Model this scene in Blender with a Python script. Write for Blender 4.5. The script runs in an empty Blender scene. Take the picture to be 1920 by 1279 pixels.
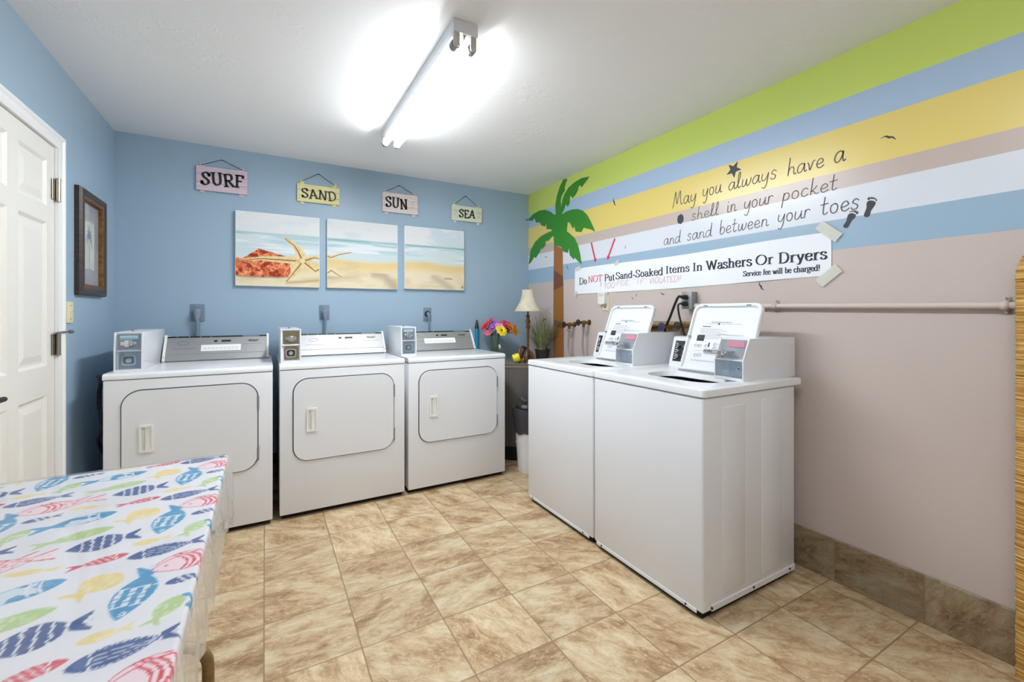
import bpy, bmesh, math, random
import numpy as np
from mathutils import Vector, Matrix
from mathutils.geometry import tessellate_polygon

SC = bpy.context.scene
COL = SC.collection
PI = math.pi
random.seed(7)
RNG = np.random.default_rng(11)

# ------------------------------------------------------------------ camera, world, exposure
cam_d = bpy.data.cameras.new('camera')
cam = bpy.data.objects.new('camera', cam_d)
COL.objects.link(cam)
cam.location = (-2.2571, -3.676, 1.2159)
cam.rotation_euler = (PI / 2, 0, -0.5131)
cam_d.sensor_width = 36
cam_d.lens = 36 * 821.14 / 1920
cam_d.shift_y = -(639.5 - 587.43) / 1920
cam_d.clip_start = 0.02
SC.camera = cam
wd = bpy.data.worlds.new('world')
SC.world = wd
wd.use_nodes = True
wd.node_tree.nodes['Background'].inputs[0].default_value = (0.9, 0.95, 1, 1)
wd.node_tree.nodes['Background'].inputs[1].default_value = 0.3
SC.view_settings.view_transform = 'Standard'
SC.view_settings.look = 'None'
SC.view_settings.gamma = 1
SC.view_settings.use_curve_mapping = False
SC.view_settings.exposure = 0.1
TUBE_MAIN = 116.0      # emission of the tubes in the fixture in view
TUBE_REAR = 60.0      # emission of the tubes in the second fixture, over the camera
SC.cycles.max_bounces = 10
SC.cycles.diffuse_bounces = 6
SC.cycles.transparent_max_bounces = 16

XL = -3.095   # left wall
HC = 2.38     # ceiling
YF = -4.75    # front wall, behind the camera


# ------------------------------------------------------------------ colour and materials
def lin(c):
    c = c / 255.0
    return c / 12.92 if c <= 0.04045 else ((c + 0.055) / 1.055) ** 2.4


def rgb(r, g, b):
    return (lin(r), lin(g), lin(b), 1)


def lin_np(a):
    a = np.asarray(a, float) / 255.0
    return np.where(a <= 0.04045, a / 12.92, ((a + 0.055) / 1.055) ** 2.4)


def mat(name, c, rough=0.5, metal=0.0, spec=0.5, coat=0.0, bump=None, emit=None, alpha=1.0, var=None):
    m = bpy.data.materials.new(name)
    m.use_nodes = True
    nt = m.node_tree
    p = nt.nodes['Principled BSDF']
    p.inputs['Base Color'].default_value = c
    p.inputs['Roughness'].default_value = rough
    p.inputs['Metallic'].default_value = metal
    p.inputs['Specular IOR Level'].default_value = spec
    p.inputs['Coat Weight'].default_value = coat
    p.inputs['Alpha'].default_value = alpha
    if emit:
        p.inputs['Emission Color'].default_value = emit[0]
        p.inputs['Emission Strength'].default_value = emit[1]
    if bump or var:
        tc = nt.nodes.new('ShaderNodeTexCoord')
    if bump:
        sc_, st, det = bump[:3]
        mp = nt.nodes.new('ShaderNodeMapping')
        if len(bump) > 3:
            mp.inputs['Scale'].default_value = bump[3]
        n = nt.nodes.new('ShaderNodeTexNoise')
        n.inputs['Scale'].default_value = sc_
        n.inputs['Detail'].default_value = det
        b = nt.nodes.new('ShaderNodeBump')
        b.inputs['Strength'].default_value = st
        b.inputs['Distance'].default_value = 0.01
        nt.links.new(tc.outputs['Object'], mp.inputs['Vector'])
        nt.links.new(mp.outputs['Vector'], n.inputs['Vector'])
        nt.links.new(n.outputs['Fac'], b.inputs['Height'])
        nt.links.new(b.outputs['Normal'], p.inputs['Normal'])
    if var:
        sc_, c2, mscale = var
        mp = nt.nodes.new('ShaderNodeMapping')
        mp.inputs['Scale'].default_value = mscale
        n = nt.nodes.new('ShaderNodeTexNoise')
        n.inputs['Scale'].default_value = sc_
        n.inputs['Detail'].default_value = 5
        r = nt.nodes.new('ShaderNodeValToRGB')
        r.color_ramp.elements[0].position = 0.35
        r.color_ramp.elements[1].position = 0.65
        r.color_ramp.elements[0].color = c
        r.color_ramp.elements[1].color = c2
        nt.links.new(tc.outputs['Object'], mp.inputs['Vector'])
        nt.links.new(mp.outputs['Vector'], n.inputs['Vector'])
        nt.links.new(n.outputs['Fac'], r.inputs['Fac'])
        nt.links.new(r.outputs['Color'], p.inputs['Base Color'])
    return m


def glass_mat(name, tint, gloss=0.12, haze=0.0, rough=0.03, hue=(0.8, 0.8, 0.8, 1)):
    """thin clear plastic or glass: see-through with a clear reflection and a little milkiness"""
    m = bpy.data.materials.new(name)
    m.use_nodes = True
    nt = m.node_tree
    for n in list(nt.nodes):
        if n.type != 'OUTPUT_MATERIAL':
            nt.nodes.remove(n)
    out = [n for n in nt.nodes if n.type == 'OUTPUT_MATERIAL'][0]
    t = nt.nodes.new('ShaderNodeBsdfTransparent')
    t.inputs[0].default_value = tint
    g = nt.nodes.new('ShaderNodeBsdfGlossy')
    g.inputs['Roughness'].default_value = rough
    d = nt.nodes.new('ShaderNodeBsdfDiffuse')
    d.inputs[0].default_value = hue
    f = nt.nodes.new('ShaderNodeLayerWeight')
    f.inputs['Blend'].default_value = 0.25
    mr = nt.nodes.new('ShaderNodeMapRange')
    mr.inputs['To Min'].default_value = gloss * 0.4
    mr.inputs['To Max'].default_value = min(1, gloss * 4)
    m1 = nt.nodes.new('ShaderNodeMixShader')
    m2 = nt.nodes.new('ShaderNodeMixShader')
    m2.inputs[0].default_value = haze
    nt.links.new(f.outputs['Fresnel'], mr.inputs['Value'])
    nt.links.new(mr.outputs[0], m1.inputs[0])
    nt.links.new(t.outputs[0], m1.inputs[1])
    nt.links.new(g.outputs[0], m1.inputs[2])
    nt.links.new(m1.outputs[0], m2.inputs[1])
    nt.links.new(d.outputs[0], m2.inputs[2])
    nt.links.new(m2.outputs[0], out.inputs['Surface'])
    return m


def vcol_mat(name, rough=0.6, spec=0.3, coat=0.0, bump=None):
    m = mat(name, (1, 1, 1, 1), rough, 0, spec, coat, bump)
    nt = m.node_tree
    a = nt.nodes.new('ShaderNodeAttribute')
    a.attribute_name = 'Col'
    nt.links.new(a.outputs['Color'], nt.nodes['Principled BSDF'].inputs['Base Color'])
    return m


class NT:
    """tiny helper for maths in node trees"""
    def __init__(self, nt):
        self.nt = nt

    def n(self, kind, **kw):
        x = self.nt.nodes.new(kind)
        for k, v in kw.items():
            setattr(x, k, v)
        return x

    def put(self, sock, v):
        if hasattr(v, 'is_linked'):
            self.nt.links.new(v, sock)
        else:
            sock.default_value = v

    def m(self, op, a, b=0.0, c=None):
        x = self.n('ShaderNodeMath', operation=op)
        self.put(x.inputs[0], a)
        self.put(x.inputs[1], b)
        if c is not None:
            self.put(x.inputs[2], c)
        return x.outputs[0]


def tile_mat(name, mode):
    """glazed travertine-look tiles; mode 'floor' uses x,y, mode 'base' uses y,z"""
    m = mat(name, (1, 1, 1, 1), 0.42, 0, 0.4)
    nt = m.node_tree
    N = NT(nt)
    P = nt.nodes['Principled BSDF']
    tc = N.n('ShaderNodeTexCoord')
    sp = N.n('ShaderNodeSeparateXYZ')
    nt.links.new(tc.outputs['Object'], sp.inputs[0])
    T = 0.3109
    if mode == 'floor':
        u = N.m('DIVIDE', N.m('SUBTRACT', sp.outputs[0], -2.2615 - 10 * T), T)
        v = N.m('DIVIDE', N.m('SUBTRACT', sp.outputs[1], -1.0911 - 20 * T), T)
    else:
        u = N.m('DIVIDE', N.m('SUBTRACT', sp.outputs[1], -2.976 - 10 * T), T)
        v = N.m('DIVIDE', N.m('ADD', sp.outputs[2], 0.02), T)
    fu, fv = N.m('FRACT', u), N.m('FRACT', v)
    iu, iv = N.m('FLOOR', u), N.m('FLOOR', v)
    du = N.m('MINIMUM', fu, N.m('SUBTRACT', 1.0, fu))
    dv = N.m('MINIMUM', fv, N.m('SUBTRACT', 1.0, fv))
    d = N.m('MINIMUM', du, dv)
    cid = N.n('ShaderNodeCombineXYZ')
    nt.links.new(iu, cid.inputs[0])
    nt.links.new(iv, cid.inputs[1])
    wn = N.n('ShaderNodeTexWhiteNoise', noise_dimensions='3D')
    nt.links.new(cid.outputs[0], wn.inputs['Vector'])
    loc = N.n('ShaderNodeCombineXYZ')
    nt.links.new(N.m('SUBTRACT', fu, 0.5), loc.inputs[0])
    nt.links.new(N.m('SUBTRACT', fv, 0.5), loc.inputs[1])
    rot = N.n('ShaderNodeVectorRotate', rotation_type='Z_AXIS')
    nt.links.new(loc.outputs[0], rot.inputs['Vector'])
    nt.links.new(N.m('MULTIPLY_ADD', wn.outputs['Value'], 1.5, -0.15), rot.inputs['Angle'])
    sc_ = N.n('ShaderNodeVectorMath', operation='MULTIPLY')
    nt.links.new(rot.outputs[0], sc_.inputs[0])
    sc_.inputs[1].default_value = (1.0, 2.1, 1)
    off = N.n('ShaderNodeVectorMath', operation='MULTIPLY_ADD')
    nt.links.new(wn.outputs['Color'], off.inputs[0])
    off.inputs[1].default_value = (37, 53, 29)
    nt.links.new(sc_.outputs[0], off.inputs[2])
    # large cloudy variation
    n1 = N.n('ShaderNodeTexNoise')
    n1.inputs['Scale'].default_value = 3.6
    n1.inputs['Detail'].default_value = 12
    n1.inputs['Roughness'].default_value = 0.72
    n1.inputs['Distortion'].default_value = 0.75
    n0 = N.n('ShaderNodeTexNoise')
    n0.inputs['Scale'].default_value = 1.3
    n0.inputs['Detail'].default_value = 3
    n0.inputs['Distortion'].default_value = 0.6
    nt.links.new(off.outputs[0], n0.inputs['Vector'])
    nt.links.new(off.outputs[0], n1.inputs['Vector'])
    ramp = N.n('ShaderNodeValToRGB')
    cr = ramp.color_ramp
    cr.elements[0].position = 0.27
    cr.elements[0].color = rgb(146, 113, 78)
    cr.elements[1].position = 0.78
    cr.elements[1].color = rgb(224, 210, 182)
    for pos, c in ((0.38, (172, 140, 104)), (0.47, (190, 161, 124)), (0.55, (203, 178, 142)), (0.64, (213, 194, 160))):
        e = cr.elements.new(pos)
        e.color = rgb(*c)
    nt.links.new(N.m('ADD', n1.outputs['Fac'], N.m('MULTIPLY_ADD', n0.outputs['Fac'], 0.75, -0.365)), ramp.inputs['Fac'])
    # thin veins
    n2 = N.n('ShaderNodeTexNoise')
    n2.inputs['Scale'].default_value = 4.2
    n2.inputs['Detail'].default_value = 7
    n2.inputs['Distortion'].default_value = 1.8
    nt.links.new(off.outputs[0], n2.inputs['Vector'])
    vein = N.m('ABSOLUTE', N.m('SUBTRACT', n2.outputs['Fac'], 0.5))
    vm = N.n('ShaderNodeMapRange')
    nt.links.new(vein, vm.inputs['Value'])
    vm.inputs['From Max'].default_value = 0.022
    vm.inputs['To Min'].default_value = 0.42
    vm.inputs['To Max'].default_value = 0.0
    n3 = N.n('ShaderNodeTexNoise')
    n3.inputs['Scale'].default_value = 2.3
    nt.links.new(off.outputs[0], n3.inputs['Vector'])
    gate = N.m('MULTIPLY', vm.outputs[0], N.m('GREATER_THAN', n3.outputs['Fac'], 0.56))
    mx = N.n('ShaderNodeMix', data_type='RGBA')
    nt.links.new(gate, mx.inputs['Factor'])
    nt.links.new(ramp.outputs['Color'], mx.inputs[6])
    mx.inputs[7].default_value = rgb(128, 92, 62)
    # light chalky flecks
    n4 = N.n('ShaderNodeTexNoise')
    n4.inputs['Scale'].default_value = 13
    n4.inputs['Detail'].default_value = 6
    n4.inputs['Distortion'].default_value = 0.8
    nt.links.new(off.outputs[0], n4.inputs['Vector'])
    fm = N.n('ShaderNodeMapRange')
    nt.links.new(n4.outputs['Fac'], fm.inputs['Value'])
    fm.inputs['From Min'].default_value = 0.56
    fm.inputs['From Max'].default_value = 0.68
    fm.inputs['To Max'].default_value = 0.6
    mx2 = N.n('ShaderNodeMix', data_type='RGBA')
    nt.links.new(fm.outputs[0], mx2.inputs['Factor'])
    nt.links.new(mx.outputs[2], mx2.inputs[6])
    mx2.inputs[7].default_value = rgb(222, 203, 170)
    # tile-to-tile tone
    tone = N.n('ShaderNodeMix', data_type='RGBA', blend_type='MULTIPLY')
    tone.inputs['Factor'].default_value = 1.0
    nt.links.new(mx2.outputs[2], tone.inputs[6])
    tv = N.n('ShaderNodeMapRange')
    nt.links.new(wn.outputs['Value'], tv.inputs['Value'])
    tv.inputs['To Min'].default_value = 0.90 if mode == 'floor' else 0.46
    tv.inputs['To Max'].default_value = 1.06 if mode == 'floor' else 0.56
    nt.links.new(tv.outputs[0], tone.inputs[7])
    # joints
    jm = N.n('ShaderNodeMapRange')
    nt.links.new(d, jm.inputs['Value'])
    jm.inputs['From Min'].default_value = 0.0055
    jm.inputs['From Max'].default_value = 0.0105
    jm.inputs['To Min'].default_value = 0.9
    jm.inputs['To Max'].default_value = 0.0
    mx3 = N.n('ShaderNodeMix', data_type='RGBA')
    nt.links.new(jm.outputs[0], mx3.inputs['Factor'])
    nt.links.new(tone.outputs[2], mx3.inputs[6])
    mx3.inputs[7].default_value = rgb(146, 120, 90)
    nt.links.new(mx3.outputs[2], P.inputs['Base Color'])
    b = N.n('ShaderNodeBump')
    b.inputs['Strength'].default_value = 0.35
    b.inputs['Distance'].default_value = 0.004
    hh = N.m('ADD', N.m('MULTIPLY', N.m('MINIMUM', d, 0.015), 60.0), N.m('MULTIPLY', n1.outputs['Fac'], 0.6))
    nt.links.new(hh, b.inputs['Height'])
    nt.links.new(b.outputs['Normal'], P.inputs['Normal'])
    return m


def stripe_mat():
    m = mat('painted_stripes', (1, 1, 1, 1), 0.29, 0, 0.5, bump=(9, 0.04, 3))
    nt = m.node_tree
    N = NT(nt)
    tc = N.n('ShaderNodeTexCoord')
    sp = N.n('ShaderNodeSeparateXYZ')
    nt.links.new(tc.outputs['Object'], sp.inputs[0])
    f = N.m('DIVIDE', sp.outputs[2], 2.5)
    r = N.n('ShaderNodeValToRGB')
    cr = r.color_ramp
    cr.interpolation = 'CONSTANT'
    stops = [(0, (201, 186, 179)), (1.497, (154, 179, 200)), (1.636, (217, 221, 229)), (1.768, (194, 178, 169)),
             (1.853, (226, 204, 116)), (2.042, (168, 190, 216)), (2.177, (200, 216, 108))]
    cr.elements[0].position = 0
    cr.elements[0].color = rgb(*stops[0][1])
    cr.elements[1].position = stops[1][0] / 2.5
    cr.elements[1].color = rgb(*stops[1][1])
    for z, c in stops[2:]:
        e = cr.elements.new(z / 2.5)
        e.color = rgb(*c)
    nt.links.new(f, r.inputs['Fac'])
    nt.links.new(r.outputs['Color'], nt.nodes['Principled BSDF'].inputs['Base Color'])
    return m


M = {}
M['blue_wall'] = mat('blue_wall_paint', rgb(157, 180, 199), 0.42, 0, 0.4, bump=(7, 0.15, 4))
M['stripes'] = stripe_mat()
M['white_wall'] = mat('white_wall_paint', rgb(225, 225, 222), 0.6)
M['ceiling'] = mat('ceiling_plaster', rgb(241, 241, 241), 0.75, 0, 0.2, bump=(5, 0.16, 5))


def plaster(m):
    nt = m.node_tree
    N = NT(nt)
    tc = N.n('ShaderNodeTexCoord')
    n = N.n('ShaderNodeTexNoise')
    n.inputs['Scale'].default_value = 17
    n.inputs['Detail'].default_value = 4
    n.inputs['Distortion'].default_value = 1.6
    nt.links.new(tc.outputs['Object'], n.inputs['Vector'])
    g = N.n('ShaderNodeTexNoise')
    g.inputs['Scale'].default_value = 3.1
    nt.links.new(tc.outputs['Object'], g.inputs['Vector'])
    a = N.n('ShaderNodeMapRange')
    nt.links.new(n.outputs['Fac'], a.inputs['Value'])
    a.inputs['From Min'].default_value = 0.56
    a.inputs['From Max'].default_value = 0.64
    b = N.n('ShaderNodeMapRange')
    nt.links.new(g.outputs['Fac'], b.inputs['Value'])
    b.inputs['From Min'].default_value = 0.47
    b.inputs['From Max'].default_value = 0.66
    h = N.m('MULTIPLY', a.outputs[0], b.outputs[0])
    w = N.n('ShaderNodeTexNoise')
    w.inputs['Scale'].default_value = 4
    w.inputs['Detail'].default_value = 4
    nt.links.new(tc.outputs['Object'], w.inputs['Vector'])
    bp = N.n('ShaderNodeBump')
    bp.inputs['Strength'].default_value = 0.5
    bp.inputs['Distance'].default_value = 0.006
    nt.links.new(N.m('ADD', N.m('MULTIPLY', h, 0.35), N.m('MULTIPLY', w.outputs['Fac'], 0.7)), bp.inputs['Height'])
    nt.links.new(bp.outputs['Normal'], nt.nodes['Principled BSDF'].inputs['Normal'])


plaster(M['ceiling'])
M['floor'] = tile_mat('floor_tiles', 'floor')
M['base'] = tile_mat('baseboard_tiles', 'base')
M['trim'] = mat('white_trim_paint', rgb(238, 238, 238), 0.35)
M['door'] = mat('door_paint', rgb(230, 227, 221), 0.42)
M['enamel'] = mat('white_enamel', rgb(228, 229, 233), 0.22, 0, 0.5)
M['enamel_lid'] = mat('white_enamel_lid', rgb(229, 230, 233), 0.2, 0, 0.5)
M['plastic'] = mat('white_plastic', rgb(232, 231, 227), 0.4)
M['groove'] = mat('groove_grey', rgb(84, 84, 86), 0.6)
M['black'] = mat('black_plastic', rgb(24, 24, 26), 0.45)
M['dark'] = mat('gap_shade_black', rgb(18, 18, 19), 0.8)  # near-black that paints in the shade under the machines
M['steel'] = mat('brushed_steel', rgb(170, 170, 171), 0.48, 0.88, 0.5, bump=(60, 0.08, 2, (0.4, 8, 30)))
M['chrome'] = mat('chrome', rgb(210, 212, 216), 0.12, 1.0)
M['nickel'] = mat('satin_nickel', rgb(172, 166, 154), 0.3, 1.0)
M['brass'] = mat('aged_brass', rgb(150, 118, 62), 0.35, 0.9)
M['bronze'] = mat('dark_bronze', rgb(92, 68, 40), 0.4, 0.6, var=(30, rgb(140, 105, 60), (1, 1, 1)))
M['iron'] = mat('black_iron', rgb(44, 40, 38), 0.5, 0.4)
M['bluemetal'] = mat('blue_handle', rgb(92, 98, 146), 0.45, 0.2)
M['coinblue'] = mat('coin_plate_metal', rgb(132, 142, 156), 0.3, 0.6)
M['coinbrass'] = mat('coin_plate_brassy', rgb(150, 140, 116), 0.35, 0.85)
M['acrylic'] = glass_mat('clear_acrylic', (0.93, 0.97, 1.0, 1), 0.14, 0.07, hue=(0.66, 0.76, 0.88, 1))  # bluish haze paints in a pale reflection on the dryer covers
M['acrylic_pale'] = glass_mat('pale_clear_acrylic', (0.95, 0.98, 1.0, 1), 0.12, 0.13, hue=(0.70, 0.80, 0.92, 1))  # stronger pale-blue haze standing in for reflection on the washer covers
M['coinpale'] = mat('pale_coin_plate', rgb(186, 198, 212), 0.35, 0.3)
M['vinyl'] = glass_mat('clear_vinyl', (0.97, 0.95, 0.94, 1), 0.11, 0.05, 0.06)
M['vinyl_hem'] = glass_mat('clear_vinyl_hanging', (0.95, 0.93, 0.92, 1), 0.13, 0.26, 0.06)
M['glass'] = glass_mat('vase_glass', (0.9, 0.96, 0.93, 1), 0.12, 0.02)
M['paper'] = mat('white_paper', rgb(238, 240, 246), 0.55, 0, 0.3)
M['label'] = mat('label_white', rgb(240, 240, 238), 0.5)
M['ink'] = mat('black_ink', rgb(52, 54, 60), 0.6, 0, 0.3)
M['vinylblack'] = mat('black_vinyl_decal', rgb(46, 48, 52), 0.5)
M['script'] = mat('grey_vinyl_lettering', rgb(92, 88, 86), 0.55)
M['red_ink'] = mat('red_print', rgb(214, 84, 98), 0.6)
M['pink_ink'] = mat('red_marker', rgb(208, 128, 138), 0.6)
M['red'] = mat('red_tape', rgb(214, 50, 82), 0.5)
M['tape'] = mat('masking_tape', rgb(222, 222, 208), 0.5, alpha=0.8)
M['grey_text'] = mat('grey_print', rgb(128, 132, 140), 0.6)
M['pale_text'] = mat('pale_grey_print', rgb(196, 198, 204), 0.6)
M['pinklabel'] = mat('pink_label', rgb(214, 140, 158), 0.5)
M['grey_box'] = mat('grey_metal_box', rgb(148, 150, 152), 0.45, 0.3)
M['grey_plate'] = mat('grey_painted_plate', rgb(112, 134, 154), 0.5)
M['grey_plug'] = mat('grey_plug', rgb(126, 136, 148), 0.55)
M['grey_cord'] = mat('grey_cord', rgb(122, 138, 156), 0.6)
M['ivory'] = mat('ivory_plate', rgb(226, 214, 180), 0.45)
M['pipe'] = mat('painted_conduit', rgb(206, 190, 184), 0.4)
M['heater'] = mat('grey_heater_jacket', rgb(104, 99, 95), 0.4, 0.1)
M['lid_inner'] = mat('white_lid_enamel', rgb(226, 228, 232), 0.42, 0, 0.25)
M['slide_metal'] = mat('pale_slide_metal', rgb(176, 180, 188), 0.35, 0.5)
M['heater_top'] = mat('heater_top_pan', rgb(150, 142, 130), 0.3, 0.5)
M['copper'] = mat('weathered_copper', rgb(122, 86, 62), 0.45, 0.6)
M['yellow'] = mat('yellow_label', rgb(232, 214, 40), 0.45)
M['bag'] = mat('black_bin_bag', rgb(52, 53, 58), 0.32, 0, 0.6, bump=(40, 0.8, 4))
M['bin'] = mat('bin_plastic', rgb(226, 226, 228), 0.4)
M['shade'] = mat('cream_lamp_shade', rgb(216, 208, 188), 0.8, var=(14, rgb(200, 190, 166), (1, 1, 1)))
M['pot'] = mat('dark_pot', rgb(40, 40, 40), 0.6)
M['grass'] = mat('plant_blades', rgb(112, 128, 82), 0.6, var=(20, rgb(168, 170, 124), (1, 1, 1)))
M['stem'] = mat('flower_stem', rgb(70, 108, 48), 0.6)
M['teal'] = mat('teal_handle', rgb(26, 142, 182), 0.4)
M['tan_metal'] = mat('tan_leg_metal', rgb(150, 124, 78), 0.38, 0.3, var=(24, rgb(120, 96, 58), (1, 1, 1)))
M['frame'] = mat('dark_wood_frame', rgb(46, 36, 32), 0.4, var=(8, rgb(66, 50, 42), (1, 1, 12)))
M['gilt'] = mat('gilt_liner', rgb(128, 92, 48), 0.45, 0.3, var=(60, rgb(92, 62, 32), (1, 1, 1)))
M['vcol_canvas'] = vcol_mat('canvas_print', 0.75, 0.15)
M['vcol_cloth'] = vcol_mat('fish_print_cloth', 0.55, 0.25, 0.08, bump=(5, 0.25, 3))
M['vcol_picture'] = vcol_mat('botanical_print', 0.35, 0.4)
M['tube'] = mat('lit_tube', rgb(255, 255, 255), 0.5, emit=((0.905, 0.957, 1.0, 1), TUBE_MAIN))
M['tube_rear'] = mat('lit_rear_tube', rgb(255, 255, 255), 0.5, emit=((0.905, 0.957, 1.0, 1), TUBE_REAR))


def fade_tube_top(m):
    """emission faded out towards the top of the tube, shaped to spare the ceiling"""
    nt = m.node_tree
    g = nt.nodes.new('ShaderNodeNewGeometry')
    sp = nt.nodes.new('ShaderNodeSeparateXYZ')
    nt.links.new(g.outputs['Normal'], sp.inputs[0])
    mr = nt.nodes.new('ShaderNodeMapRange')
    mr.interpolation_type = 'LINEAR'
    p = nt.nodes['Principled BSDF']
    k = p.inputs['Emission Strength'].default_value
    mr.inputs['From Min'].default_value = -0.45
    mr.inputs['From Max'].default_value = 0.3
    mr.inputs['To Min'].default_value = k
    mr.inputs['To Max'].default_value = k * 0.02  # upward glow cut down so the ceiling burns out less
    nt.links.new(sp.outputs[2], mr.inputs['Value'])
    nt.links.new(mr.outputs[0], p.inputs['Emission Strength'])


fade_tube_top(M['tube'])
fade_tube_top(M['tube_rear'])
M['fixture'] = mat('fixture_enamel', rgb(226, 227, 230), 0.35)
M['socket'] = mat('lamp_socket', rgb(196, 192, 182), 0.5)
M['palm_green'] = mat('palm_green_vinyl', rgb(52, 134, 36), 0.45)
M['trunk_a'] = mat('palm_brown_vinyl', rgb(158, 100, 54), 0.45)
M['trunk_b'] = mat('palm_dark_brown_vinyl', rgb(112, 68, 44), 0.45)
M['trunk_c'] = mat('palm_ochre_vinyl', rgb(152, 100, 42), 0.45)


# ------------------------------------------------------------------ mesh builder
class B:
    def __init__(self):
        self.bm = bmesh.new()

    def box(self, x0, x1, y0, y1, z0, z1, bev=0.0, seg=2):
        t = bmesh.new()
        vs = [t.verts.new((x, y, z)) for x in (x0, x1) for y in (y0, y1) for z in (z0, z1)]
        for f in ((0, 1, 3, 2), (4, 6, 7, 5), (0, 4, 5, 1), (2, 3, 7, 6), (0, 2, 6, 4), (1, 5, 7, 3)):
            t.faces.new([vs[i] for i in f])
        if bev:
            bmesh.ops.bevel(t, geom=t.edges[:], offset=bev, segments=seg, affect='EDGES', profile=0.5)
        return self.add(t)

    def add(self, t, mx=None):
        if mx is not None:
            t.transform(mx)
        me = bpy.data.meshes.new('tmp')
        t.to_mesh(me)
        t.free()
        self.bm.from_mesh(me)
        bpy.data.meshes.remove(me)
        return self

    def prism(self, poly, axis, a, b, bev=0.0, seg=2, caps=True):
        """poly in the plane across `axis`: x -> (y,z), y -> (x,z), z -> (x,y)"""
        t = bmesh.new()

        def P(p, d):
            return {'x': (d, p[0], p[1]), 'y': (p[0], d, p[1]), 'z': (p[0], p[1], d)}[axis]
        v0 = [t.verts.new(P(p, a)) for p in poly]
        v1 = [t.verts.new(P(p, b)) for p in poly]
        n = len(poly)
        for i in range(n):
            t.faces.new([v0[i], v0[(i + 1) % n], v1[(i + 1) % n], v1[i]])
        if caps:
            f0 = t.faces.new(v0[::-1])
            f1 = t.faces.new(v1)
            if bev:
                ed = [e for e in t.edges if (e.verts[0] in v1 and e.verts[1] in v1)]
                bmesh.ops.bevel(t, geom=ed, offset=bev, segments=seg, affect='EDGES', profile=0.5)
        bmesh.ops.recalc_face_normals(t, faces=t.faces[:])
        return self.add(t)

    def ring(self, outer, inner, axis, a, b):
        """frame between two outlines with the same number of points"""
        t = bmesh.new()

        def P(p, d):
            return {'x': (d, p[0], p[1]), 'y': (p[0], d, p[1]), 'z': (p[0], p[1], d)}[axis]
        L = [[t.verts.new(P(p, d)) for p in pl] for pl, d in ((outer, a), (outer, b), (inner, b), (inner, a))]
        n = len(outer)
        for k in range(4):
            A, C = L[k], L[(k + 1) % 4]
            for i in range(n):
                t.faces.new([A[i], A[(i + 1) % n], C[(i + 1) % n], C[i]])
        bmesh.ops.recalc_face_normals(t, faces=t.faces[:])
        return self.add(t)

    def lathe(self, prof, c=(0, 0, 0), n=24, mx=None, cap=True):
        """prof: list of (r, z)"""
        t = bmesh.new()
        rows = []
        for r, z in prof:
            rows.append([t.verts.new((c[0] + r * math.cos(2 * PI * k / n), c[1] + r * math.sin(2 * PI * k / n), c[2] + z)) for k in range(n)])
        for a, b in zip(rows, rows[1:]):
            for k in range(n):
                t.faces.new([a[k], a[(k + 1) % n], b[(k + 1) % n], b[k]])
        if cap:
            t.faces.new(rows[0][::-1])
            t.faces.new(rows[-1])
        bmesh.ops.recalc_face_normals(t, faces=t.faces[:])
        return self.add(t, mx)

    def tube(self, pts, r, n=10, cap=True):
        pts = [Vector(p) for p in pts]
        rs = r if isinstance(r, (list, tuple)) else [r] * len(pts)
        t = bmesh.new()
        rows = []
        up = Vector((0, 0, 1))
        d0 = (pts[1] - pts[0]).normalized()
        if abs(d0.dot(up)) > 0.9:
            up = Vector((1, 0, 0))
        side = d0.cross(up).normalized()
        for i, p in enumerate(pts):
            d = (pts[min(i + 1, len(pts) - 1)] - pts[max(i - 1, 0)]).normalized()
            side = (side - d * side.dot(d)).normalized()
            u2 = side.cross(d).normalized()
            rows.append([t.verts.new(p + (side * math.cos(2 * PI * k / n) + u2 * math.sin(2 * PI * k / n)) * rs[i]) for k in range(n)])
        for a, b in zip(rows, rows[1:]):
            for k in range(n):
                t.faces.new([a[k], a[(k + 1) % n], b[(k + 1) % n], b[k]])
        if cap:
            t.faces.new(rows[0][::-1])
            t.faces.new(rows[-1])
        bmesh.ops.recalc_face_normals(t, faces=t.faces[:])
        return self.add(t)

    def cyl(self, p0, p1, r, n=20):
        return self.tube([p0, p1], r, n)

    def face(self, pts):
        """flat polygon (may be concave) from 3-D points"""
        tri = tessellate_polygon([[Vector(p) for p in pts]])
        vs = [self.bm.verts.new(p) for p in pts]
        for a, b, c in tri:
            try:
                self.bm.faces.new((vs[a], vs[b], vs[c]))
            except ValueError:
                pass
        return self

    def strip(self, left, right):
        a = [self.bm.verts.new(p) for p in left]
        b = [self.bm.verts.new(p) for p in right]
        for i in range(len(a) - 1):
            self.bm.faces.new((a[i], a[i + 1], b[i + 1], b[i]))
        return self

    def move(self, mx):
        self.bm.transform(mx)
        return self


WORLD = {}


def link(name, me, m, parent, recentre):
    if m is not None:
        me.materials.append(m)
    o = bpy.data.objects.new(name, me)
    COL.objects.link(o)
    if parent is not None:
        root = parent
        while root.parent is not None:
            root = root.parent
        if root.name in WORLD:
            me.transform(Matrix.Translation(-WORLD[root.name]))
        o.parent = parent
    elif recentre:
        co = np.empty(len(me.vertices) * 3)
        me.vertices.foreach_get('co', co)
        co = co.reshape(-1, 3)
        lo, hi = co.min(0), co.max(0)
        c = Vector(((lo[0] + hi[0]) / 2, (lo[1] + hi[1]) / 2, lo[2]))
        me.transform(Matrix.Translation(-c))
        o.location = c
        WORLD[o.name] = c
    return o


def obj(name, b, m, parent=None, smooth=35, recentre=True):
    me = bpy.data.meshes.new(name)
    b.bm.to_mesh(me)
    b.bm.free()
    if smooth:
        me.polygons.foreach_set('use_smooth', [True] * len(me.polygons))
        me.set_sharp_from_angle(angle=math.radians(smooth))
    return link(name, me, m, parent, recentre)


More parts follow.
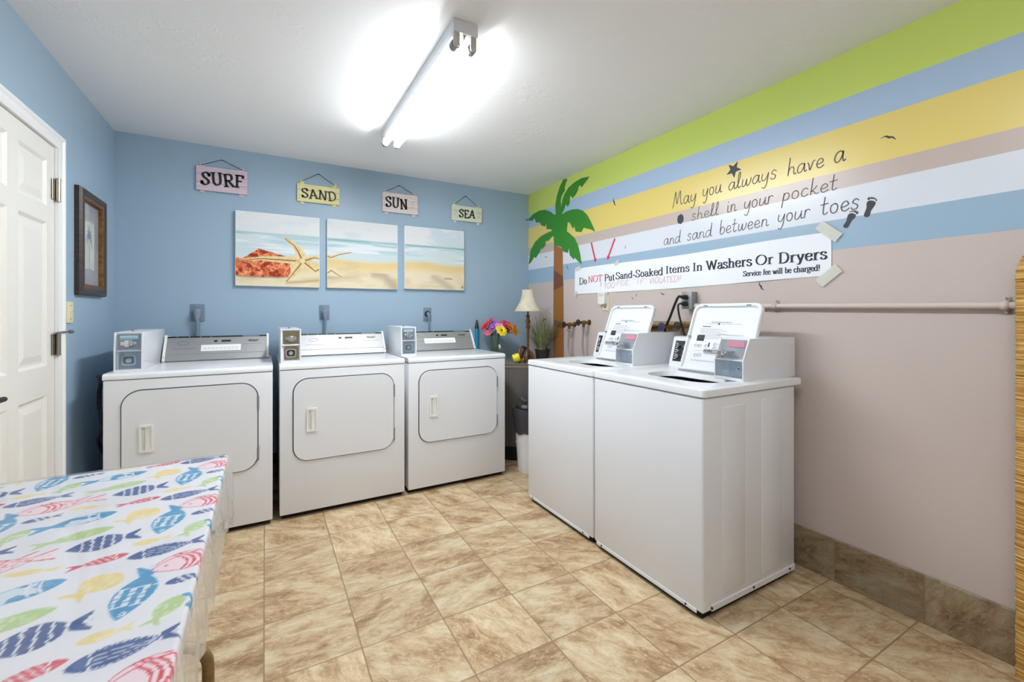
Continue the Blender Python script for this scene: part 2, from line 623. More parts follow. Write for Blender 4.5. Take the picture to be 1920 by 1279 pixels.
def thing(name, label, cat, loc=(0, 0, 0), group=None, world=True):
    o = bpy.data.objects.new(name, None)
    COL.objects.link(o)
    o.empty_display_size = 0.1
    o.location = loc
    if world:
        WORLD[o.name] = Vector(loc)
    return tag(o, label, cat, group)


def tag(o, label, cat, group=None):
    o['label'] = label
    o['category'] = cat
    if group:
        o['group'] = group
    return o


def struct(o, label=None):
    o['kind'] = 'structure'
    if label:
        o['label'] = label
    return o


def copy_tree(o, parent=None):
    c = o.copy()
    COL.objects.link(c)
    if parent is not None:
        c.parent = parent
    for ch in list(o.children):
        copy_tree(ch, c)
    return c


def rrect(x0, x1, y0, y1, r, n=6):
    out = []
    rr = r if isinstance(r, (list, tuple)) else [r] * 4
    for k, (cx, cy, a0) in enumerate(((x1, y1, 0), (x0, y1, 90), (x0, y0, 180), (x1, y0, 270))):
        q = rr[k]
        sx = -1 if cx == x1 else 1
        sy = -1 if cy == y1 else 1
        for i in range(n + 1):
            a = math.radians(a0 + 90 * i / n)
            out.append((cx + sx * q + q * math.cos(a), cy + sy * q + q * math.sin(a)))
    return out


def rect(x0, x1, y0, y1):
    return [(x0, y0), (x1, y0), (x1, y1), (x0, y1)]


def ellipse(cx, cy, rx, ry, n=28):
    return [(cx + rx * math.cos(2 * PI * k / n), cy + ry * math.sin(2 * PI * k / n)) for k in range(n)]


def catmull(pts, k=7, closed=False):
    P = [Vector(p) for p in pts]
    n = len(P)
    out = []
    for i in range(n if closed else n - 1):
        if closed:
            a, b, c, d = P[(i - 1) % n], P[i], P[(i + 1) % n], P[(i + 2) % n]
        else:
            a, b, c, d = P[max(i - 1, 0)], P[i], P[i + 1], P[min(i + 2, n - 1)]
        for j in range(k):
            t = j / k
            out.append(0.5 * ((2 * b) + (c - a) * t + (2 * a - 5 * b + 4 * c - d) * t * t + (3 * b - a - 3 * c + d) * t ** 3))
    if not closed:
        out.append(P[-1])
    return out


# ------------------------------------------------------------------ lettering: single-line skeletons drawn with a pen
ROMAN = {
    'A': (.86, "L .1,0 .43,1;L .43,1 .76,0;L .22,.34 .64,.34;S .1,0,.26;S .76,0,.3"),
    'D': (.88, "L .2,0 .2,1;C .2,1 .45,1 .68,.86 .78,.5 .68,.14 .45,0 .2,0;S .2,0,.3;S .2,1,.3"),
    'E': (.76, "L .2,0 .2,1;L .2,1 .66,1;L .2,.52 .54,.52;L .2,0 .68,0;L .66,1 .66,.84;L .68,0 .68,.18;S .16,0,.2;S .16,1,.2"),
    'F': (.72, "L .2,0 .2,1;L .2,1 .66,1;L .2,.52 .54,.52;L .66,1 .66,.82;S .2,0,.32;S .16,1,.2"),
    'I': (.42, "L .21,0 .21,1;S .21,0,.32;S .21,1,.32"),
    'L': (.7, "L .2,0 .2,1;L .2,0 .64,0;L .64,0 .64,.2;S .2,1,.3"),
    'N': (.92, "L .2,0 .2,1;L .17,1 .75,0;L .75,0 .75,1;S .2,0,.28;S .75,1,.28;S .15,1,.2"),
    'O': (.92, "A .46,.5,.37,.5,0,360"),
    'P': (.76, "L .2,0 .2,1;C .2,1 .5,1 .68,.9 .68,.6 .5,.48 .2,.48;S .2,0,.32;S .16,1,.22"),
    'R': (.84, "L .2,0 .2,1;C .2,1 .5,1 .66,.9 .66,.62 .5,.5 .2,.5;L .4,.5 .74,0;S .2,0,.32;S .16,1,.22;S .78,0,.18"),
    'S': (.66, "C .56,.78 .5,.93 .33,1 .15,.93 .1,.77 .2,.6 .42,.46 .56,.3 .52,.1 .33,0 .14,.06 .07,.24;L .57,.95 .57,.74;L .06,.05 .06,.26"),
    'T': (.78, "L .39,0 .39,1;L .05,1 .73,1;L .05,1 .05,.82;L .73,1 .73,.82;S .39,0,.32"),
    'U': (.9, "C .2,1 .2,.35 .28,.08 .46,0 .64,.08 .72,.35 .72,1;S .2,1,.3;S .72,1,.28"),
    'V': (.84, "L .1,1 .42,0;L .42,0 .74,1;S .1,1,.28;S .74,1,.26"),
    'W': (1.16, "L .1,1 .36,0;L .36,0 .58,.95;L .58,.95 .82,0;L .82,0 1.05,1;S .1,1,.28;S 1.05,1,.24"),
    'a': (.58, "C .1,.52 .18,.63 .3,.66 .42,.6 .44,.45 .44,.15 .5,.03 .57,.07;C .44,.4 .25,.36 .1,.25 .1,.1 .22,0 .36,.06 .44,.18"),
    'b': (.64, "L .16,.02 .16,1;C .16,.48 .28,.66 .45,.62 .55,.42 .53,.15 .38,0 .22,.03 .16,.14;S .1,1,.14"),
    'c': (.53, "C .46,.5 .4,.64 .27,.66 .12,.55 .08,.33 .14,.1 .28,0 .42,.06 .48,.18"),
    'd': (.66, "L .49,0 .49,1;C .49,.5 .38,.66 .22,.64 .09,.48 .08,.2 .2,.01 .36,.03 .49,.15;S .43,1,.14;S .56,0,.14"),
    'e': (.55, "L .09,.37 .46,.37;C .46,.37 .44,.58 .28,.66 .12,.56 .08,.33 .15,.08 .3,0 .44,.07 .48,.17"),
    'f': (.38, "C .38,.92 .3,1 .19,.92 .17,.75 .17,0;L .04,.64 .34,.64;S .17,0,.28"),
    'g': (.6, "A .28,.44,.19,.22,0,360;C .44,.6 .52,.66 .58,.62;C .16,.26 .1,.16 .2,.08 .42,.03 .5,-.1 .4,-.25 .2,-.28 .07,-.18 .12,-.05 .22,.04"),
    'h': (.68, "L .16,0 .16,1;C .16,.46 .28,.64 .42,.64 .51,.5 .51,.3 .51,0;S .16,0,.28;S .51,0,.26;S .1,1,.14"),
    'i': (.33, "L .16,0 .16,.64;S .16,0,.28;S .11,.64,.14;L .16,.84 .16,.93"),
    'k': (.66, "L .16,0 .16,1;L .18,.25 .46,.62;L .28,.38 .54,0;S .16,0,.28;S .1,1,.14;S .5,.64,.22;S .57,0,.2"),
    'l': (.33, "L .16,0 .16,1;S .16,0,.28;S .1,1,.14"),
    'm': (1.0, "L .16,0 .16,.64;C .16,.46 .26,.64 .4,.64 .49,.5 .49,.3 .49,0;C .49,.46 .6,.64 .74,.64 .83,.5 .83,.3 .83,0;S .16,0,.26;S .49,0,.24;S .83,0,.26;S .1,.64,.14"),
    'n': (.68, "L .16,0 .16,.64;C .16,.46 .28,.64 .42,.64 .51,.5 .51,.3 .51,0;S .16,0,.28;S .51,0,.26;S .1,.64,.14"),
    'o': (.58, "A .29,.33,.2,.33,0,360"),
    'p': (.64, "L .16,-.28 .16,.64;C .16,.48 .28,.66 .45,.62 .55,.42 .53,.15 .38,0 .22,.03 .16,.14;S .1,.64,.14;S .16,-.28,.28"),
    'r': (.48, "L .16,0 .16,.64;C .16,.42 .24,.6 .34,.65 .44,.6;S .16,0,.3;S .1,.64,.14"),
    's': (.47, "C .38,.5 .34,.63 .22,.66 .1,.6 .1,.46 .24,.36 .38,.26 .4,.1 .26,0 .12,.03 .06,.17"),
    't': (.4, "C .17,.84 .17,.5 .17,.15 .23,.02 .36,.06;L .04,.64 .35,.64"),
    'u': (.68, "C .16,.64 .16,.4 .17,.15 .25,.01 .38,.03 .49,.18;L .49,0 .49,.64;S .1,.64,.14;S .43,.64,.14;S .56,0,.14"),
    'v': (.6, "L .1,.64 .3,0;L .3,0 .5,.64;S .1,.64,.24;S .5,.64,.22"),
    'w': (.86, "L .08,.64 .26,0;L .26,0 .43,.6;L .43,.6 .6,0;L .6,0 .78,.64;S .08,.64,.22;S .78,.64,.2"),
    'y': (.6, "L .1,.64 .31,.02;C .5,.64 .31,.02 .22,-.22 .08,-.26;S .1,.64,.24;S .5,.64,.22"),
    '-': (.4, "L .06,.3 .34,.3;L .06,.34 .34,.34"),
    '!': (.3, "L .15,.3 .15,1;L .15,0 .15,.07"),
    '1': (.5, "L .28,0 .28,1;L .28,1 .12,.82;S .28,0,.34"),
    '0': (.64, "A .32,.5,.23,.5,0,360"),
    '$': (.6, "C .5,.8 .3,.92 .12,.76 .28,.52 .48,.36 .4,.1 .22,.06 .08,.2;L .3,1.08 .3,-.08"),
}
SCRIPT = {
    'M': (1.02, "C .0,-.12 .12,.45 .24,1 .3,.6 .4,.12 .52,.5 .7,1 .74,.5 .82,.04 .96,.06"),
    'a': (.66, "C .5,.42 .36,.52 .15,.42 .06,.18 .16,.0 .34,.06 .5,.36 .52,.48 .5,.15 .56,0 .66,.06"),
    'b': (.6, "C .16,1.05 .11,.5 .1,.05 .25,-.02 .46,.1 .48,.36 .34,.5 .18,.42 .1,.2"),
    'c': (.54, "C .46,.42 .32,.52 .14,.42 .08,.2 .16,.02 .34,0 .46,.08"),
    'd': (.66, "C .5,.42 .36,.52 .15,.42 .06,.18 .16,.0 .34,.06 .48,.3 .54,.7 .57,1.05;C .55,.8 .5,.3 .53,.05 .64,.04"),
    'e': (.56, "C .1,.22 .3,.24 .46,.34 .36,.5 .18,.46 .07,.24 .16,.02 .34,0 .5,.1"),
    'h': (.66, "C .2,1.05 .14,.5 .1,0;C .1,.2 .22,.42 .38,.48 .48,.36 .48,.12 .54,0 .64,.05"),
    'i': (.34, "C .14,.48 .11,.15 .16,0 .28,.06;L .17,.68 .175,.73"),
    'k': (.62, "C .2,1.05 .14,.5 .1,0;C .46,.5 .26,.3 .12,.22 .28,.18 .4,.02 .56,.03"),
    'l': (.4, "C .02,.06 .2,.42 .3,.85 .26,1.05 .17,.88 .13,.3 .2,0 .36,.08"),
    'n': (.62, "C .14,.48 .11,.2 .08,0;C .09,.2 .22,.44 .36,.48 .46,.36 .44,.12 .5,0 .62,.06"),
    'o': (.6, "C .3,.5 .12,.42 .07,.2 .18,0 .38,.02 .48,.24 .42,.44 .3,.5 .38,.46"),
    'p': (.62, "C .16,.5 .1,0 .04,-.46;C .1,.2 .24,.46 .42,.46 .5,.28 .42,.06 .25,0 .1,.1"),
    'r': (.54, "C .14,.48 .11,.2 .08,0;C .1,.25 .2,.44 .34,.5 .46,.42"),
    's': (.52, "C .44,.44 .3,.54 .16,.46 .14,.34 .3,.26 .4,.14 .32,.0 .14,0 .06,.1"),
    't': (.52, "C .24,.95 .19,.5 .17,.1 .26,-.01 .42,.08;L .02,.55 .44,.58"),
    'u': (.66, "C .12,.48 .07,.2 .12,.02 .3,.02 .46,.25 .54,.48;C .52,.3 .5,.1 .56,0 .66,.05"),
    'v': (.56, "C .06,.46 .14,.3 .2,0 .3,.2 .4,.46 .52,.5"),
    'w': (.82, "C .12,.48 .07,.2 .12,.02 .26,.02 .38,.3 .42,.46 .4,.2 .46,.0 .6,.06 .72,.3 .74,.48"),
    'y': (.64, "C .12,.48 .07,.22 .14,.06 .3,.05 .46,.28 .54,.48;C .54,.48 .48,.0 .4,-.3 .26,-.46 .1,-.38"),
}


def glyph_paths(spec, serifs):
    out = []
    for st in spec.split(';'):
        k, rest = st[0], st[1:].split()
        if k == 'L':
            out.append(('L', [tuple(map(float, p.split(','))) for p in rest]))
        elif k == 'C':
            pts = [tuple(map(float, p.split(','))) for p in rest]
            out.append(('C', [tuple(v) for v in catmull([Vector((p[0], p[1])) for p in pts], 6)]))
        elif k == 'A':
            cx, cy, rx, ry, a0, a1 = map(float, rest[0].split(','))
            n = 28
            out.append(('C', [(cx + rx * math.cos(math.radians(a0 + (a1 - a0) * i / n)), cy + ry * math.sin(math.radians(a0 + (a1 - a0) * i / n))) for i in range(n + 1)]))
        elif k == 'S' and serifs:
            x, y, w = map(float, rest[0].split(','))
            out.append(('S', [(x - w / 2, y), (x + w / 2, y)]))
    return out


def text_width(s, font, track=0.0):
    return sum((font[c][0] + track) if c in font else 0.38 for c in s)


def write(b, s, font, place, x0, x1, base, size, pen=(0.15, 0.05, 20), serifs=True, shear=0.0, jig=0.0, track=0.0):
    """draw text between x0 and x1 on the plane given by place(s, t) -> 3-D point"""
    w = text_width(s, font, track)
    sx = (x1 - x0) / w
    tmax, tmin, na = pen
    nv = Vector((math.cos(math.radians(na)), math.sin(math.radians(na))))
    cx = 0.0
    rnd = random.Random(sum(map(ord, s)) + int(size * 1000))
    for ch in s:
        if ch not in font:
            cx += 0.38
            continue
        adv, spec = font[ch]
        ja = rnd.uniform(-jig, jig)
        jy = rnd.uniform(-jig, jig) * 0.5
        for kind, pts in glyph_paths(spec, serifs):
            Q = []
            for px, py in pts:
                qx, qy = px - adv / 2, py - 0.5
                px2 = qx * math.cos(ja) - qy * math.sin(ja) + adv / 2
                py2 = qx * math.sin(ja) + qy * math.cos(ja) + 0.5 + jy
                Q.append(Vector((x0 + (cx + px2 + shear * py2) * sx, base + py2 * size)))
            # drop repeats
            R = [Q[0]]
            for q in Q[1:]:
                if (q - R[-1]).length > 1e-6:
                    R.append(q)
            if len(R) < 2:
                continue
            Lf, Rt = [], []
            for i, p in enumerate(R):
                d = (R[min(i + 1, len(R) - 1)] - R[max(i - 1, 0)])
                if d.length < 1e-9:
                    d = R[min(i + 1, len(R) - 1)] - p
                d.normalize()
                pn = Vector((-d.y, d.x))
                if kind == 'S':
                    wd_ = tmin
                else:
                    wd_ = tmin + (tmax - tmin) * abs(d.x * nv.y - d.y * nv.x)
                hw = wd_ * size / 2
                ext = Vector((0, 0))
                if i == 0:
                    ext = -d * (tmin * size * 0.4)
                if i == len(R) - 1:
                    ext = d * (tmin * size * 0.4)
                Lf.append(place(*(p + ext + pn * hw)))
                Rt.append(place(*(p + ext - pn * hw)))
            b.strip(Lf, Rt)
        cx += adv + track
    return b


def on_right(off):
    return lambda s, t: (-off, s, t)


def mirror_right(off, ystart):
    """reading direction along the right wall runs towards -y"""
    return lambda s, t: (-off, ystart - s, t)


# ------------------------------------------------------------------ the room shell
def room():
    b = B()
    b.box(XL - 0.1, 0.1, YF - 0.1, 0.1, -0.06, 0)
    struct(obj('floor', b, M['floor'], recentre=False), 'beige stone-look tiled floor')
    b = B()
    b.box(XL - 0.1, 0.1, YF - 0.1, 0.1, HC, HC + 0.06)
    struct(obj('ceiling', b, M['ceiling'], recentre=False), 'white textured plaster ceiling')
    b = B()
    b.box(XL - 0.1, 0.1, 0, 0.1, 0, HC)
    struct(obj('wall_back', b, M['blue_wall'], recentre=False), 'blue painted wall behind the dryers')
    b = B()
    b.box(0, 0.1, YF, 0, 0, HC)
    struct(obj('wall_right', b, M['stripes'], recentre=False), 'wall painted in green, blue, yellow, taupe and white stripes')
    # left wall with a door opening
    b = B()
    y0, y1, zt = -1.684, -0.902, 1.980
    b.box(XL - 0.1, XL, y1, 0, 0, HC)
    b.box(XL - 0.1, XL, YF, y0, 0, HC)
    b.box(XL - 0.1, XL, y0, y1, zt, HC)
    struct(obj('wall_left', b, M['blue_wall'], recentre=False), 'blue painted wall with the white door')
    b = B()
    b.box(XL - 0.1, 0.1, YF - 0.1, YF, 0, HC)
    struct(obj('wall_front', b, M['white_wall'], recentre=False), 'pale wall behind the camera')
    b = B()
    b.box(-0.012, 0, YF, 0, 0, 0.19, 0.002, 1)
    struct(obj('baseboard_right', b, M['base'], recentre=False), 'stone-look tile skirting under the striped wall')
    b = B()
    b.box(XL, -0.012, -0.012, 0, 0, 0.19, 0.002, 1)
    struct(obj('baseboard_back', b, M['base'], recentre=False), 'stone-look tile skirting behind the dryers')

    # door casing
    b = B()
    prof = [(0, 0), (0.02, 0), (0.02, 0.012), (0.014, 0.020), (0.016, 0.042), (0.011, 0.057), (0, 0.057)]  # (out of wall, across)
    # right upright, left upright, head (mitred)
    yo = -0.845
    pts = []

    def rail(path):
        t = bmesh.new()
        rows = []
        for (y, z), (dy, dz) in path:
            rows.append([t.verts.new((XL + p[0], y + dy * p[1] / 0.057, z + dz * p[1] / 0.057)) for p in prof])
        n = len(prof)
        for A, C in zip(rows, rows[1:]):
            for i in range(n):
                t.faces.new([A[i], A[(i + 1) % n], C[(i + 1) % n], C[i]])
        t.faces.new(rows[0])
        t.faces.new(rows[-1][::-1])
        bmesh.ops.recalc_face_normals(t, faces=t.faces[:])
        b.add(t)
    w = 0.057
    rail([((yo, 0), (-w, 0)), ((yo, 2.031), (-w, -0.055)), ((-1.741, 2.031), (w, -0.055)), ((-1.741, 0), (w, 0))])
    struct(obj('trim_1', b, M['trim'], recentre=False), 'white door casing')
    # jamb lining
    b = B()
    b.box(XL - 0.1, XL + 0.003, -0.905, -0.895, 0, 1.985)
    b.box(XL - 0.1, XL + 0.003, -1.690, -1.680, 0, 1.985)
    b.box(XL - 0.1, XL + 0.003, -1.684, -0.902, 1.975, 1.985)
    struct(obj('trim_2', b, M['trim'], recentre=False), 'white door jamb')

    # six panel door
    d = bpy.data.objects.new('door_1', None)
    COL.objects.link(d)
    d.location = (XL, -1.293, 0)
    WORLD[d.name] = Vector(d.location)
    struct(d, 'white six panel door')
    b = B()
    xs = XL - 0.002
    ya, yb = -1.677, -0.908
    cols = ((-1.600, -1.325), (-1.240, -0.983))
    rows = ((0.235, 0.855), (0.985, 1.618), (1.69, 1.895))
    holes = [(c, r) for c in cols for r in rows]
    # slab face with sunk panels, built from strips
    ysx = sorted({ya, yb, *[v for c in cols for v in c]})
    zsx = sorted({0.006, 1.971, *[v for r in rows for v in r]})
    for i in range(len(ysx) - 1):
        for j in range(len(zsx) - 1):
            cy, cz = (ysx[i] + ysx[i + 1]) / 2, (zsx[j] + zsx[j + 1]) / 2
            inside = any(c[0] < cy < c[1] and r[0] < cz < r[1] for c, r in holes)
            if not inside:
                b.box(xs - 0.035, xs, ysx[i], ysx[i + 1], zsx[j], zsx[j + 1])
    bmesh.ops.remove_doubles(b.bm, verts=b.bm.verts[:], dist=1e-5)
    b.box(xs - 0.036, xs - 0.016, ya, yb, 0.006, 1.971)
    slab = obj('door_slab', b, M['door'], d, smooth=0)
    for (c, r) in holes:
        b = B()
        t = bmesh.new()
        lv = ((0, -0.0005), (0.012, -0.010), (0.022, -0.010), (0.05, -0.003), (0.052, -0.003))
        rws = []
        for ins, dx in lv:
            rws.append([t.verts.new((xs + dx, y, z)) for y, z in rect(c[0] + ins, c[1] - ins, r[0] + ins, r[1] - ins)])
        for A, C in zip(rws, rws[1:]):
            for i in range(4):
                t.faces.new([A[i], A[(i + 1) % 4], C[(i + 1) % 4], C[i]])
        t.faces.new(rws[-1])
        bmesh.ops.recalc_face_normals(t, faces=t.faces[:])
        for f in t.faces:
            pass
        b.add(t)
        obj('door_panel', b, M['door'], d, smooth=0)
    # hinges
    for k, z in enumerate((1.779, 1.075, 0.3)):
        b = B()
        b.cyl((XL + 0.012, -0.907, z - 0.05), (XL + 0.012, -0.907, z + 0.05), 0.0085, 14)
        b.box(XL + 0.001, XL + 0.004, -0.943, -0.899, z - 0.047, z + 0.047, 0.001, 1)
        for q in (-0.052, 0.05):
            b.cyl((XL + 0.012, -0.907, z + q), (XL + 0.012, -0.907, z + q + 0.004), 0.010, 14)
        h = obj('hinge', b, M['nickel'], d)
        if k == 1:
            b = B()
            b.tube([(XL + 0.012, -0.955, z + 0.050), (XL + 0.014, -0.907, z + 0.053), (XL + 0.03, -0.83, z + 0.053)], 0.0042, 10)
            b.cyl((XL + 0.03, -0.83, z + 0.053), (XL + 0.032, -0.818, z + 0.053), 0.009, 14)
            obj('door_stop_rod', b, M['nickel'], h)
    b = B()
    b.cyl((XL, -1.60, 0.922), (XL + 0.012, -1.60, 0.922), 0.031, 24)
    b.cyl((XL + 0.012, -1.60, 0.922), (XL + 0.055, -1.60, 0.922), 0.011, 16)
    b.tube([(XL + 0.055, -1.61, 0.922), (XL + 0.058, -1.56, 0.923), (XL + 0.055, -1.506, 0.920)], [0.011, 0.0105, 0.009], 12)
    obj('door_handle', b, M['iron'], d)


room()


# ------------------------------------------------------------------ painted grids (colour stored on the mesh itself)
def grid(name, P, colors, m, parent=None, recentre=True, smooth=True):
    """P: (ny, nx, 3) points; colors: (ny, nx, 3) in 0-255"""
    ny, nx = P.shape[:2]
    me = bpy.data.meshes.new(name)
    me.vertices.add(ny * nx)
    me.vertices.foreach_set('co', P.reshape(-1).astype(np.float32))
    i = np.arange(ny - 1)[:, None] * nx + np.arange(nx - 1)[None, :]
    q = np.stack([i, i + 1, i + 1 + nx, i + nx], -1).reshape(-1)
    nf = (ny - 1) * (nx - 1)
    me.loops.add(nf * 4)
    me.loops.foreach_set('vertex_index', q.astype(np.int32))
    me.polygons.add(nf)
    me.polygons.foreach_set('loop_start', (np.arange(nf) * 4).astype(np.int32))
    me.update(calc_edges=True)
    if smooth:
        me.polygons.foreach_set('use_smooth', [True] * nf)
    if colors is not None:
        a = me.color_attributes.new('Col', 'FLOAT_COLOR', 'POINT')
        c = np.ones((ny * nx, 4), np.float32)
        c[:, :3] = lin_np(np.clip(colors, 0, 255)).reshape(-1, 3)
        a.data.foreach_set('color', c.reshape(-1))
    return link(name, me, m, parent, recentre)


def vnoise(x, y, seed=0):
    """smooth value noise"""
    xi, yi = np.floor(x).astype(int), np.floor(y).astype(int)
    fx, fy = x - xi, y - yi
    fx, fy = fx * fx * (3 - 2 * fx), fy * fy * (3 - 2 * fy)

    def h(a, b_):
        n = (a * 374761393 + b_ * 668265263 + seed * 974711) & 0x7fffffff
        n = (n ^ (n >> 13)) * 1274126177 & 0x7fffffff
        return ((n ^ (n >> 16)) & 0xffff) / 65535.0
    return (h(xi, yi) * (1 - fx) + h(xi + 1, yi) * fx) * (1 - fy) + (h(xi, yi + 1) * (1 - fx) + h(xi + 1, yi + 1) * fx) * fy


def fbm(x, y, o=4, seed=0):
    s, a, t = 0, 0.5, 0
    for k in range(o):
        s = s + a * vnoise(x * 2 ** k, y * 2 ** k, seed + k)
        t += a
        a *= 0.55
    return s / t


def sstep(a, b, x):
    t = np.clip((x - a) / (b - a), 0, 1)
    return t * t * (3 - 2 * t)


def blend(img, colr, mask):
    return img * (1 - mask[..., None]) + np.array(colr, float) * mask[..., None]


def seg_dist(U, V, pts):
    """distance to a polyline and position 0..1 along it"""
    best = np.full(U.shape, 9.0)
    pos = np.zeros(U.shape)
    n = len(pts) - 1
    for k in range(n):
        (ax, ay), (bx, by) = pts[k], pts[k + 1]
        dx, dy = bx - ax, by - ay
        t = np.clip(((U - ax) * dx + (V - ay) * dy) / (dx * dx + dy * dy), 0, 1)
        d = np.hypot(U - ax - t * dx, V - ay - t * dy)
        m_ = d < best
        best = np.where(m_, d, best)
        pos = np.where(m_, (k + t) / n, pos)
    return best, pos


def beach(U, V, k):
    """a beach scene running over three canvases; k = 0, 1, 2; U right, V down"""
    hor = 0.265 + 0.012 * k
    X = U + k
    img = np.zeros(U.shape + (3,))
    img[:] = (226, 228, 229)
    cl = fbm(X * 2.2, V * 5, 4, 3)
    img = blend(img, (206, 218, 226), sstep(0.5, 0.72, cl) * (V < hor) * (0.5 + 0.25 * k))
    st = fbm(X * 1.6 + 3, V * 26, 4, 8)
    sea = (V >= hor)
    img = blend(img, (208, 220, 222), sea * 1.0)
    img = blend(img, (158, 198, 205), sea * sstep(0.46, 0.66, st) * sstep(0.62, hor + 0.02, V) * (0.55 + 0.2 * (k > 0)))
    img = blend(img, (235, 237, 240), sea * sstep(0.52, 0.7, fbm(X * 1.3 + 9, V * 20, 4, 17)) * 0.75)
    band = np.exp(-((V - hor - 0.018) / 0.016) ** 2)
    img = blend(img, (132, 168, 176), band * (0.35 + 0.25 * k) * (0.6 + 0.6 * fbm(X * 3, V * 6, 3, 2)))
    # sand
    shore = (0.60 if k else 0.66) + 0.018 * np.sin(X * 5) - 0.01 * k
    sd = sstep(shore - 0.035, shore + 0.035, V)
    img = blend(img, (228, 202, 146), sd)
    img = blend(img, (232, 218, 190), sstep(shore + 0.06, shore + 0.2, V) * 0.95)
    img = blend(img, (214, 190, 150), sd * sstep(0.5, 0.75, fbm(X * 3, V * 9, 4, 31)) * 0.5)
    if k == 0:
        # coral net heap
        xs = [0, .06, .14, .26, .40, .50, .60, .63, .64]
        tops = [.62, .64, .585, .49, .53, .56, .575, .66, .80]
        bots = [.865, .87, .872, .872, .872, .868, .86, .83, .80]
        top = np.interp(U, xs, tops) + 0.018 * (fbm(U * 24, V * 3, 3, 5) - 0.5)
        bot = np.interp(U, xs, bots) + 0.01 * (fbm(U * 20, V * 3, 3, 6) - 0.5)
        net = ((V > top) & (V < bot) & (U < 0.645)).astype(float)
        img = blend(img, (208, 100, 64), net)
        w1 = np.abs(fbm(U * 13 + 2 * fbm(U * 6, V * 6, 2, 4), V * 17, 3, 21) - 0.5)
        w2 = np.abs(fbm(U * 15 + 4, V * 13 + 2 * fbm(U * 5, V * 7, 2, 9), 3, 27) - 0.5)
        img = blend(img, (238, 150, 104), net * (1 - sstep(0.02, 0.075, w1)) * 0.9)
        img = blend(img, (244, 178, 132), net * (1 - sstep(0.015, 0.055, w2)) * 0.85)
        dk = fbm(U * 17, V * 19, 3, 44)
        img = blend(img, (138, 44, 30), net * sstep(0.55, 0.68, dk) * 0.8)
        img = blend(img, (120, 84, 60), (np.exp(-((V - bot - 0.008) / 0.012) ** 2) * (U < 0.64)) * 0.5)
        # starfish
        c = (.79, .628)
        arms = [([c, (.745, .50), (.69, .41), (.578, .325)], .072), ([c, (.5, .625), (.3, .622), (.08, .655)], .055),
                ([c, (.74, .72), (.67, .82), (.595, .925)], .068), ([c, (.87, .60), (.95, .565), (1.05, .60)], .050),
                ([c, (.87, .69), (.96, .765), (1.05, .71)], .055)]
        sh, _ = seg_dist(U, V, [(.60, .945), (.78, .93), (1.05, .89)])
        img = blend(img, (190, 160, 112), np.exp(-(sh / 0.02) ** 2) * 0.7)
        body = np.zeros(U.shape)
        light = np.zeros(U.shape)
        for pts, w in arms:
            d, t = seg_dist(U, V, pts)
            ww = w * (1 - 0.80 * t) + 0.004
            mk = 1 - sstep(ww - 0.008, ww + 0.004, d)
            body = np.maximum(body, mk)
            light = np.maximum(light, mk * (1 - d / (w + 0.001)))
        img = blend(img, (232, 206, 156), body)
        img = blend(img, (200, 160, 104), body * (fbm(U * 40, V * 40, 3, 12) > 0.56) * 0.4)
        img = blend(img, (244, 226, 186), body * sstep(0.25, 0.6, 1 - light) * 0.35)
        for pts, w in arms:
            d, t = seg_dist(U, V, [(a + (-0.008 if i else 0), b_ + 0.006) for i, (a, b_) in enumerate(pts)])
            lw = 0.011 * (1 - 0.5 * t)
            img = blend(img, (110, 74, 40), (1 - sstep(lw * 0.4, lw, d)) * (t > 0.1) * 0.9)
        d = np.hypot(U - c[0], V - c[1])
        img = blend(img, (236, 214, 168), 1 - sstep(0.02, 0.045, d))
    if k == 1:
        for pts, w in (([(-.05, .52), (.05, .555), (.17, .50), (.32, .465)], .026), ([(-.05, .83), (.05, .742), (.12, .79), (.19, .835)], .022)):
            d, t = seg_dist(U, V, pts)
            ww = w * (1 - 0.75 * t)
            img = blend(img, (238, 214, 168), 1 - sstep(ww * 0.7, ww * 1.3, d))
            d, t = seg_dist(U, V, [(a, b_ + 0.008) for a, b_ in pts])
            img = blend(img, (126, 92, 52), (1 - sstep(0.003, 0.009 * (1.1 - 0.5 * t), d)) * 0.9)
        d, t = seg_dist(U, V, [(.0, .86), (.25, .845), (.55, .83)])
        img = blend(img, (186, 164, 134), np.exp(-(d / 0.022) ** 2) * 0.75 * (1 - t))
        d, t = seg_dist(U, V, [(.66, .77), (.80, .80), (.98, .99)])
        img = blend(img, (176, 158, 136), np.exp(-(d / 0.07) ** 2) * 0.7 * (V > 0.765) * sstep(0.35, 0.7, fbm(U * 9, V * 9, 3, 4) + 0.25))
    if k == 2:
        d, t = seg_dist(U, V, [(.48, .80), (.62, .88), (.78, .99)])
        img = blend(img, (188, 170, 146), np.exp(-(d / 0.06) ** 2) * 0.65 * (V > 0.76))
        d, t = seg_dist(U, V, [(.66, .815), (.78, .82)])
        img = blend(img, (150, 124, 96), np.exp(-(d / 0.012) ** 2) * 0.7)
        d = np.hypot(U - .97, (V - .955) * 0.8)
        img = blend(img, (120, 96, 70), np.exp(-(d / 0.016) ** 2) * 0.8)
    img += (RNG.random(U.shape)[..., None] - 0.5) * 7
    return img


